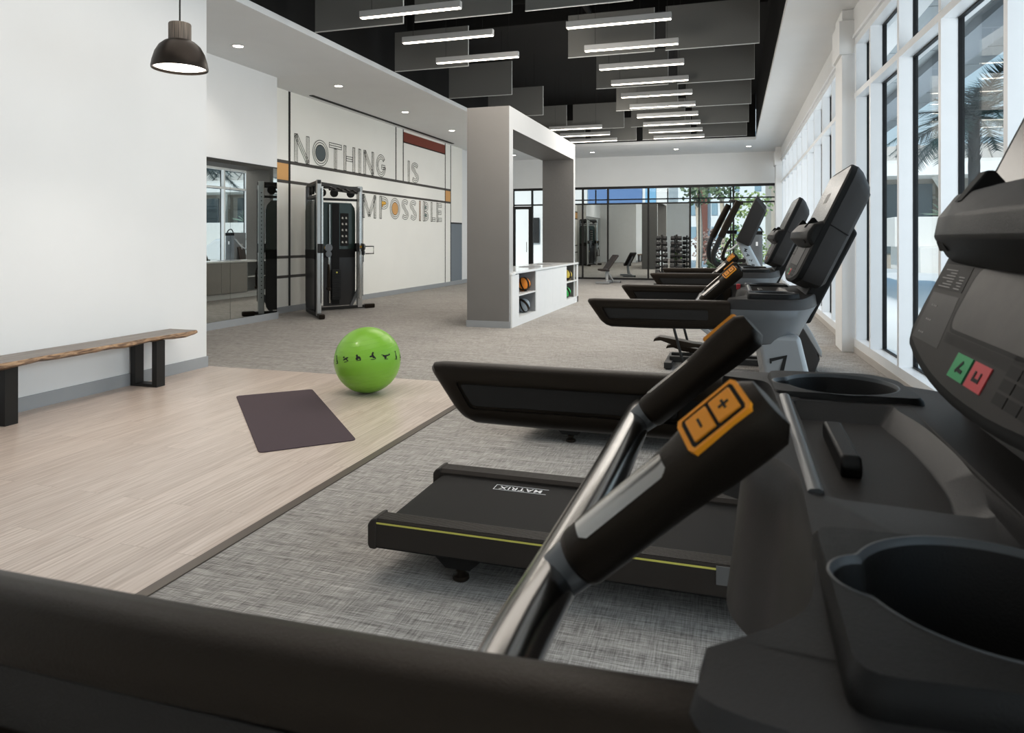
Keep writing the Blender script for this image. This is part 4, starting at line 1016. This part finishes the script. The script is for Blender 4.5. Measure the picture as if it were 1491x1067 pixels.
        if w==0:
            q=MB()
            q.tube(smoothpath([C0+Vector((0,0,-.24)),C0+X*-.05+Vector((0,0,-.36)),C0+X*-.055+Vector((0,0,-.56)),C0+X*-.05+Vector((0,0,-.64))],5),.015,10)
            q.tube(smoothpath([C0+Vector((0,0,-.24)),C0+X*.05+Vector((0,0,-.36)),C0+X*.055+Vector((0,0,-.56)),C0+X*.05+Vector((0,0,-.64))],5),.015,10)
            q.sphere(C0+X*-.05+Vector((0,0,-.66)),.032,12,8); q.sphere(C0+X*.05+Vector((0,0,-.66)),.032,12,8)
            q.build('rope_handle',BLKS,cr,smooth=60)
        else:
            q=MB(); q.tube([C0+X*.03+Vector((0,0,.06)),C0+X*.22+Vector((0,0,.06)),C0+X*.22+Vector((0,0,-.08)),C0+X*.05+Vector((0,0,-.08))],.011,8); q.build('adjust_lever',LEGM,cr,smooth=50)
        MB().tube([P(Lw+.06,.03,.25),P(Lw+.06,.03,2.22)],.006,6).build('cable',BLKM,t)
        MB().bar(P(Lw-.18,0,.06),P(Lw,0,.42),.03,.06).build('gusset',GUNM,t)
    # front tie bar between the two columns at the top, multi grip
    a=Vector((.65,-.81,2.30)); c=Vector((.65,.81,2.30))
    MB().bar(a,c,.06,.07).build('tie_beam',LEGM,t,bevel=.008)
    b=MB(); b.tube([(.72,-.55,2.22),(.72,.55,2.22)],.02,10)
    for y in (-.45,-.15,.15,.45): b.tube([(.66,y,2.28),(.78,y,2.22)],.02,8)
    b.build('pull_up_bar',LEGM,t,smooth=50)
    return t
functional((-7.50,11.25,0),'two stack cable machine with dark green shrouds standing before the mural').rotation_euler=(0,0,.086)

# ------------------------------------------------------------------ weight bench
wb=thing('weight_bench','adjustable weight bench with raised dark back pad near the far mirror','weight bench',(-3.52,21.2,0))
MB().bar((-.42,-.30,.04),(.0,-.30,.04),.07,.06).build('base_foot',SILV,wb,bevel=.01); MB().bar((-.22,.45,.04),(.22,.45,.04),.07,.06).build('base_foot',SILV,wb,bevel=.01)
MB().bar((-.1,-.32,.06),(-.02,.46,.06),.07,.08).build('base_beam',SILV,wb,bevel=.01)
b=MB(); b.bar((-.09,-.18,.06),(-.12,-.10,.36),.08,.07); b.bar((.0,.30,.06),(-.12,-.05,.36),.07,.06); b.build('support_post',mat('grey_powder_coat',(.34,.34,.33),.4),wb,bevel=.008)
def padbox(a,b_,w,h,nm): return MB().bar(a,b_,w,h).build(nm,PLEATHER,wb,bevel=.02,seg=3)
padbox((-.16,-.16,.40),(.12,.16,.86),.27,.06,'back_pad'); padbox((-.14,-.14,.40),(-.20,-.46,.44),.27,.06,'seat_pad')
MB().bar((-.12,-.08,.36),(.08,.12,.74),.05,.05).build('pad_frame',SILV,wb)
b=MB()
for s in (-.06,.06): b.cyl((.20+s*.2,.45,.035),(.22+s*.2,.45,.035),.035,seg=14)
b.build('wheel',BLKS,wb)

# ------------------------------------------------------------------ dumbbell racks with individual dumbbells
def dumb_rack(x,y,label):
    t=thing('dumbbell_rack',label,'dumbbell rack',(x,y,0),group='vertical dumbbell racks by the far mirror')
    MB().bar((0,.06,0.05),(0,.06,1.48),.05,.05).build('rack_post',LEGM,t)
    b=MB(); b.bar((-.22,-.12,.03),(.22,-.12,.03),.06,.05); b.bar((0,-.12,.03),(0,.3,.03),.06,.05); b.build('rack_base',LEGM,t)
    for k in range(8):
        z=.22+k*.165
        b=MB(); b.bar((-.035,.03,z-.022),(-.035,-.10,z-.022),.012,.012); b.bar((.035,.03,z-.022),(.035,-.10,z-.022),.012,.012); b.bar((-.05,.05,z-.022),(.05,.05,z-.022),.02,.02); b.build('saddle',LEGM,t)
    return t
dumb_rack(-1.98,20.9,'left silver dumbbell rack stacked with black hex dumbbells'); dumb_rack(-1.56,20.9,'right silver dumbbell rack stacked with black hex dumbbells')
def dumbbell0():
    r=thing('dumbbell','x','dumbbell',group='black hex dumbbells on the vertical racks')
    for s in (-1,1):
        b=MB(); ring=lambda x,rr:[(x,rr*math.cos(PI/3*k),rr*math.sin(PI/3*k)) for k in range(6)]
        b.loft([ring(s*.044,.058),ring(s*.054,.078),ring(s*.158,.078),ring(s*.168,.06)]); b.build('hex_head',IRON,r)
    MB().cyl((-.046,0,0),(.046,0,0),.018,seg=12).build('handle',LEGM,r,smooth=50)
    return r
proto=None
tier=['lowest','second lowest','third lowest','fourth lowest','fourth highest','third highest','second highest','top']
for j,x in enumerate((-1.98,-1.56)):
    for k in range(8):
        if proto is None: proto=dumbbell0(); o=proto
        else: o=copy_tree(proto)
        o.location=(x,20.84,.22+k*.165); s=1.12-.03*k; o.scale=(s,s,s)
        o['label']='black hex dumbbell on the %s tier of the %s rack'%(tier[k],('left','right')[j])

# ------------------------------------------------------------------ seated strength machine by the far windows
sm=thing('strength_machine','grey strength machine with a tall weight tower near the far corner windows','strength machine',(.35,18.9,0))
MB().box(.02,.36,-.28,.28,.06,1.56).build('weight_tower',mat('tower_grey',(.16,.17,.18),.4),sm,bevel=.02)
MB().box(.10,.28,-.284,-.28,.9,1.42).build('tower_panel',GUNM,sm); MB().box(.02,.36,-.285,-.279,1.46,1.545).build('tower_badge',BLKM,sm)
MB().box(.20,.25,-.287,-.283,1.18,1.28).build('instruction_card',WHITEP,sm)
MB().tube(smoothpath([(.12,-.2,1.55),(.20,-.2,1.66),(.32,-.2,1.62),(.36,-.2,1.52)],5),.018,8).build('top_handle',LEGM,sm,smooth=50)
b=MB(); b.bar((-.75,0,.05),(.3,0,.05),.09,.07); b.bar((-.75,-.32,.04),(-.75,.32,.04),.07,.07); b.bar((.3,-.34,.04),(.3,.34,.04),.07,.07); b.bar((-.30,0,.05),(-.30,0,.45),.07,.07); b.bar((-.02,0,.05),(-.02,0,1.2),.07,.07); b.build('machine_frame',SILV,sm,bevel=.008)
MB().bar((-.46,0,.50),(-.10,0,.46),.36,.07).build('seat_pad',PLEATHER,sm,bevel=.02); MB().bar((-.13,0,.55),(.0,0,1.10),.30,.07).build('back_pad',PLEATHER,sm,bevel=.02)
for s in (-1,1):
    MB().tube(smoothpath([(.02,s*.25,1.35),(-.15,s*.38,1.30),(-.35,s*.40,1.12),(-.55,s*.40,1.02)],5),.022,10).build('press_arm',SILV,sm,smooth=50)
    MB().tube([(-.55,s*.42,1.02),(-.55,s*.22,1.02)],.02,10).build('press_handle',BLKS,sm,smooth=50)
# ------------------------------------------------------------------ outside: right (street side)
GROUND=mat('pale_paving',(.74,.73,.71),.85,var=.08,vscale=.6)
b=MB(); b.box(1.9,60,-20,33,-.16,-.06); struct(b.build('floor.002',GROUND))
b=MB(); b.box(-30,1.89,YF+.35,60,-.16,-.06); struct(b.build('floor.003',GROUND))
SOF=mat('concrete_soffit',(.33,.35,.36),.8,var=.05,vscale=2)
so=MB(); so.box(2.25,3.95,-5,23,4.22,4.5)
for k in range(24): so.box(2.26,3.94,-4+k*1.15,-3.985+k*1.15,4.212,4.22)
so=so.build('ceiling.003',SOF); struct(so)
b=MB(); b.box(3.0,3.45,-5,23,4.08,4.22); struct(b.build('trim_4',mat('soffit_beam',(.22,.24,.26),.7)))
BWH=mat('white_cladding',(.78,.77,.74),.6,var=.05,vscale=1.5,stretch=(2,1,.3)); BTAN=mat('seam_roof_tan',(.50,.47,.43),.6,var=.12,vscale=6,stretch=(4,1,.05)); BDK=mat('dark_glass',(.10,.13,.14),.25)  # one even dark glass for shop and car windows
bd=thing('commercial_building','low white building with seamed roof and white canopy across the street','building',(14,40,0))
MB().box(-12,26,1.0,8,-.2,5.6).build('wall',mat('building_stone',(.40,.36,.31),.8,var=.2,vscale=1.2),bd)
rf=MB(); rf.hexa([(-12,-.6,5.25),(26,-.6,5.25),(26,.6,5.25),(-12,.6,5.25),(-12,.2,6.1),(26,.2,6.1),(26,4,6.3),(-12,4,6.3)])
rf=rf.build('roof',BTAN,bd)
b=MB()
for k in range(38): b.bar((-12+k,-.62,5.26),(-12+k,.19,6.14),.05,.05)
b.build('roof_seam',mat('dark_seam',(.28,.26,.24),.6),rf)  # seams coloured darker than the roof tan
MB().box(-12,26,-.75,.5,5.12,5.28).build('gutter',BWH,bd)
cn=MB(); cn.hexa([(-12,-1.6,4.45),(26,-1.6,4.45),(26,1,4.45),(-12,1,4.45),(-12,-1.0,5.1),(26,-1.0,5.1),(26,1,5.1),(-12,1,5.1)]); cn.build('canopy',BWH,bd)
for k in range(9):
    x=-11+k*4.2; w=MB().box(x,x+2.6,.93,1.0,.6,4.2).build('shop_window',BDK,bd)
    MB().box(x+1.25,x+1.33,.9,.94,.6,4.2).build('window_bar',BWH,w)
    MB().bar((x+3.3,.4,-.1),(x+3.3,.4,4.5),.35,.35).build('column',BWH,bd)
    MB().bar((x+3.3,.4,3.2),(x+2.3,-.6,4.5),.2,.2).build('brace',BWH,bd)
# terrace planters and agaves
pw=MB(); pw.box(7.5,34,33.2,39,-.1,1.0); pw=pw.build('planter_wall',BWH,bevel=.02); tag(pw,'low white planter wall below the white building','planter wall')
pw2=MB(); pw2.box(7.0,34,35.5,39.2,1.0,2.35); pw2=pw2.build('planter_wall.001',BWH,bevel=.02); tag(pw2,'upper white planter wall stepped behind the lower one','planter wall')
AG=mat('agave_leaf',(.20,.27,.20),.5,var=.3,vscale=3); PALML=mat('palm_leaf',(.028,.062,.058),.45,var=.4,vscale=4); PALMT=mat('palm_bark',(.06,.05,.042),.9,var=.4,vscale=14)
LEAF1=mat('shrub_leaf_light',(.30,.37,.15),.6,var=.4,vscale=3); LEAF2=mat('shrub_leaf_dark',(.13,.18,.09),.6,var=.4,vscale=3); TRUNK=mat('pale_trunk',(.50,.43,.35),.9,var=.25,vscale=10)
def agave(x,y,z,s,label):
    random.seed(int(x*100)); t=thing('agave',label,'agave plant',(x,y,z),group='agave plants in the street planters')
    b=MB()
    for k in range(34):
        a=random.uniform(0,2*PI); e=random.uniform(.15,1.2); l=s*random.uniform(.7,1.1); d=Vector((math.cos(a)*math.cos(e),math.sin(a)*math.cos(e),math.sin(e))); sd=Vector((-math.sin(a),math.cos(a),0))*.045*s
        b.loft([[(d*0.05*s-sd*.6),(d*.05*s+sd*.6),(d*.05*s+Vector((0,0,.02)))],[(d*l*.5-sd),(d*l*.5+sd),(d*l*.5+Vector((0,0,.03*s)))],[d*l+Vector((0,0,-.08*s))-sd*.05,d*l+Vector((0,0,-.08*s))+sd*.05,d*l+Vector((0,0,-.078*s))]])
    b.build('leaf_rosette',AG,t); return t
for i,(x,y,z,s) in enumerate(((9.2,36.0,2.35,1.1),(11.3,36.2,2.35,1.25),(13.6,36,2.35,1.1),(9.0,33.9,1.0,1.0),(10.6,34.2,1.0,1.1),(12.4,34,1.0,1.0))):
    agave(x,y,z,s,'spiky green agave growing in the %s planter, %s along it'%(('upper','lower')[i//3],('first','second','third')[i%3]))
# car parked on the road in front of planters
car=thing('car','white car on the street outside the right hand windows','car',(10.5,31.2,-.06),rz=.05)
bodyp=[(-2.1,.35),(-2.15,.75),(-1.6,.92),(-1.0,1.38),(.6,1.42),(1.3,.98),(2.0,.85),(2.15,.6),(2.1,.32)]
MB().loft([[(x,y,z) for x,z in bodyp] if abs(y)<.8 else [(x*.97,y,.3+(z-.3)*.93) for x,z in bodyp] for y in (-.86,-.75,.75,.86)]).build('car_body',mat('white_car_paint',(.78,.78,.77),.2),car,smooth=40,bevel=.04,seg=3)
for s in (-1,1): MB().loft([[(x,s*.835,z) for x,z in ((-1.3,.95),(-.9,1.28),(.5,1.30),(1.05,.97))],[(x,s*.85,z) for x,z in ((-1.3,.95),(-.9,1.28),(.5,1.30),(1.05,.97))]]).build('side_window',BDK,car)
for x in (-1.35,1.35):
    for s in (-1,1):
        w=MB().cyl((x,s*.70,.32),(x,s*.88,.32),.32,seg=24).build('wheel',BLKS,car,smooth=40); MB().cyl((x,s*.885,.32),(x,s*.89,.32),.19,seg=18).build('hub_cap',STEEL,w)
# palm
def palm(x,y,z0,h,label,fr=34,L=3.0,lean=0,sd=5):
    random.seed(sd); t=thing('palm_tree',label,'palm tree',(x,y,z0))
    path=smoothpath([(0,0,0),(lean*.3,0,h*.5),(lean,0,h)],8); n=len(path)
    MB().tube(path,[.17-.04*k/n+(.012 if k%2 else 0) for k in range(n)],12).build('trunk',PALMT,t,smooth=30)
    b=MB(); top=Vector(path[-1])
    for k in range(60):
        a=random.uniform(0,2*PI); z=h-random.uniform(.0,1.3); r=.14; d=Vector((math.cos(a),math.sin(a),0)); b.loft([[Vector((lean*z/h,0,z))+d*r-Vector((0,0,.05)),Vector((lean*z/h,0,z))+d*r+Vector((-d.y*.04,d.x*.04,.0)),Vector((lean*z/h,0,z))+d*r+Vector((d.y*.04,-d.x*.04,.0))],[Vector((lean*z/h,0,z+.16))+d*(r+.08)]*3])
    b.build('leaf_bases',PALMT,t)
    for k in range(fr):
        a=2*PI*k/fr*1.618*3+random.uniform(-.2,.2); e=random.uniform(-.35,.95); l=L*random.uniform(.8,1.1)
        d=Vector((math.cos(a),math.sin(a),0)); pts=[]
        for i in range(11):
            s_=i/10; r=l*s_; pts.append(top+d*(r*math.cos(e)*(1-.1*s_))+Vector((0,0,r*math.sin(e)-1.1*l*.33*s_*s_)))
        m=MB(); m.tube(pts,[.025*(1-.8*i/10)+.003 for i in range(11)],5)
        for i in range(2,60):
            s_=i/60*10; i0=int(s_); f=s_-i0; p=pts[i0].lerp(pts[min(10,i0+1)],f); tg=(pts[min(10,i0+1)]-pts[max(0,min(9,i0))]).normalized(); sdv=tg.cross(Vector((0,0,1))).normalized(); ll=.66*math.sin(PI*min(1,.12+.85*i/60))+.1
            for q in (-1,1):
                tip=p+(sdv*q*.75+tg*.62+Vector((0,0,-.12+random.uniform(-.12,.22)))).normalized()*ll; w=tg*.022
                m.face([m.bm.verts.new(v) for v in (p-w,p+w,tip)])
        m.build('frond',PALML,t)
    return t
palm(6.55,23.0,-.06,4.9,'tall palm tree with drooping fronds outside the right hand windows',fr=30,L=2.9)
# ------------------------------------------------------------------ outside: far side garden
def leafball(b,c,r,n,s=.16,sc=(1,1,1)):
    for k in range(n):
        v=Vector((random.gauss(0,1),random.gauss(0,1),random.gauss(0,1))).normalized()*r*random.uniform(.35,1.0); v=Vector((v.x*sc[0],v.y*sc[1],v.z*sc[2]))+Vector(c)
        u=Vector((random.gauss(0,1),random.gauss(0,1),random.gauss(0,1))).normalized(); w=u.orthogonal().normalized()*s*.5; u=u*s
        b.face([b.bm.verts.new(p) for p in (v-w,v+u*.5,v+w,v-u*.5)])
def tree(x,y,h,r,label,m,tr=.09,n=900,sd=1):
    random.seed(sd); t=thing('garden_tree',label,'tree',(x,y,-.06))
    MB().tube(smoothpath([(0,0,0),(.06,0,h*.5),(-.03,0,h)],6),tr,10).build('trunk',TRUNK,t,smooth=50)
    b=MB(); leafball(b,(0,0,h+r*.35),r,n,.20,(1,1,.75)); b.build('crown',m,t)
def shrub(x,y,r,h,label,m,sd=1,n=380):
    random.seed(sd); t=thing('garden_shrub',label,'shrub',(x,y,-.06))
    b=MB(); leafball(b,(0,0,h*.5),r,n,.13,(1,1,h/(2*r)*1.05)); b.build('foliage',m,t)
    b=MB(); 
    for k in range(4): b.tube([(0,0,0),(random.uniform(-.3,.3)*r,random.uniform(-.3,.3)*r,h*.6)],.02,5)
    b.build('stem',TRUNK,t)
tree(-1.30,28.6,3.0,.75,'slim pale trunked tree beside the dumbbell racks outside the far glazing',LEAF2,.12,110,2)
tree(-.45,32.4,3.3,.8,'slim pale trunked tree in the middle of the far glazing',LEAF2,.10,120,3)
tree(.75,36,2.6,1.1,'bushy tree outside the far glazing behind the elliptical',LEAF1,.10,200,4)
tree(2.6,33,3.1,1.1,'tree at the right end of the far glazing',LEAF2,.10,160,5)
shrub(-1.0,31.4,.75,1.9,'pinkish green shrub between the two slim trunks outside',mat('pink_shrub',(.27,.20,.17),.7,var=.5,vscale=5),6)
shrub(.1,29.9,.6,2.2,'bright green bush right of the two slim trunks outside',LEAF1,7)
shrub(1.0,33.2,.7,1.8,'green bush behind the swing arms of the elliptical outside',LEAF1,8)
shrub(-.75,29.9,.3,.7,'low olive tuft at the foot of the slim trunk outside',LEAF2,9,300)
shrub(1.9,29.6,.6,1.6,'dark green bush at the right end of the far garden',LEAF2,10)
bb=thing('apartment_building','pale blue grey apartment block with rows of windows beyond the garden','building',(-1,50,0))
MB().box(-6.5,7,0,8,-.2,14).build('wall',mat('pale_blue_render',(.80,.86,.88),.8),bb)
for r_ in range(5):
    for c_ in range(9):
        MB().box(-6+c_*1.4,-5.6+c_*1.4,-.05,0,1.4+r_*1.6,2.2+r_*1.6).build('window',mat('blue_window',(.30,.42,.50),.3),bb)
MB().box(-1.35,-.65,-.35,0,0,6.2).build('stair_shaft',mat('red_brown_panel',(.20,.09,.07),.8),bb)
bl=thing('blue_building','white building with a large blue wall panel seen through the upper far panes','building',(-7.5,34,0))
MB().box(-6,4.6,0,6,-.2,9).build('wall',BWH,bl); MB().box(.35,3.35,-.04,0,2.6,9).build('blue_panel',mat('cobalt_panel',(.13,.22,.40),.6),bl); MB().box(3.5,4.0,-.04,0,2.6,9).build('sky_panel',mat('sky_panel',(.22,.42,.62),.6),bl)
MB().box(-1.6,-.2,-.04,0,2.6,9).build('sky_panel',MATS['sky_panel'],bl)
# white corridor wall behind the glazed door
struct(MB().box(-9.5,-5.42,27.0,27.2,-.1,3.6).build('wall_outside',mat('sunlit_wall',(.82,.82,.80),.8)))
o=MB(); o.box(-7.65,-7.35,26.93,26.995,1.2,2.2); tag(o.build('patio_shutter',DFRAME),'dark narrow shutter on the white wall outside the glazed door','shutter')

# ------------------------------------------------------------------ light
w=bpy.data.worlds.new('sky'); SC.world=w; w.use_nodes=True; nt=w.node_tree; bg=nt.nodes['Background']
tc=nt.nodes.new('ShaderNodeTexCoord'); sx=nt.nodes.new('ShaderNodeSeparateXYZ'); nt.links.new(tc.outputs['Generated'],sx.inputs[0])
cr=nt.nodes.new('ShaderNodeValToRGB'); e=cr.color_ramp.elements; e[0].position=0.0; e[0].color=(.80,.90,.97,1); e[1].position=.55; e[1].color=(.34,.60,.90,1)
q=cr.color_ramp.elements.new(.16); q.color=(.62,.83,.97,1)
nt.links.new(sx.outputs['Z'],cr.inputs['Fac']); nt.links.new(cr.outputs['Color'],bg.inputs['Color']); bg.inputs['Strength'].default_value=.85
def lamp(name,kind,loc,energy,color=(1,1,1),rot=(0,0,0),**k):
    l=bpy.data.lights.new(name,kind); l.energy=energy; l.color=color
    for a,v in k.items(): setattr(l,a,v)
    o=bpy.data.objects.new(name,l); COL.objects.link(o); o.location=loc; o.rotation_euler=rot; return o
sun=lamp('sun','SUN',(0,0,30),3.8,(1,.95,.87),angle=.01)
sun.rotation_euler=Vector((.38,.62,-.70)).to_track_quat('-Z','Y').to_euler()
WARM=(1,.95,.88)
# added soft fill lights under the plenum and soffits, no real fixtures (downwards)
for x,y,sx_,sy_,e in ((-2.4,4.4,4.5,3.0,66),(-2.4,9.5,4.5,3.5,105),(-2.4,14.2,4.5,3.5,115),(-2.4,18.6,4.5,3.0,95)):
    lamp('ceiling_fill','AREA',(x,y,4.6 if False else 3.93),e,WARM,shape='RECTANGLE',size=sx_,size_y=sy_)
for y_,e_ in ((3.2,48),(8.7,95),(14.0,105),(18.6,95)):
    ul=lamp('room_fill','POINT',(-2.2,y_,3.05),e_,WARM,shadow_soft_size=.5); ul.visible_glossy=False  # unseen fill lights added to brighten soffit, walls and baffles
for x,y,w_ in DL: lamp('downlight_spot','SPOT',(x,y,HC-.03),45,WARM,spot_size=1.9,spot_blend=.9,shadow_soft_size=.06)
lamp('pendant_bulb','SPOT',(-3.98,4.3,2.62),45,WARM,spot_size=2.3,spot_blend=.6,shadow_soft_size=.12)
# daylight through the long window wall
for y,l in ((2.5,8.5),(15.5,11)):
    wl=lamp('window_daylight','AREA',(3.7,y,1.95),330 if y<9 else 330,(.90,.95,1),rot=(0,PI/2,0),shape='RECTANGLE',size=3.3,size_y=l); wl.visible_glossy=False
SC.view_settings.view_transform='Standard'; SC.view_settings.look='None'; SC.view_settings.exposure=-0.04
vs=SC.view_settings; vs.use_curve_mapping=True; cm=vs.curve_mapping; cv=cm.curves[3]
for x_,y_ in ((.04,.0315),(.18,.160),(.55,.56)): cv.points.new(x_,y_)
cm.update()
SC.render.film_transparent=False
cy=SC.cycles
cy.max_bounces=8; cy.diffuse_bounces=4; cy.glossy_bounces=4; cy.transparent_max_bounces=16; cy.caustics_reflective=False; cy.caustics_refractive=False
cy.sample_clamp_indirect=6; cy.use_denoising=True
try: cy.denoiser='OPENIMAGEDENOISE'; cy.denoising_input_passes='RGB_ALBEDO_NORMAL'
except Exception: pass
cy.use_adaptive_sampling=True; cy.adaptive_threshold=.015
bpy.context.view_layer.update()
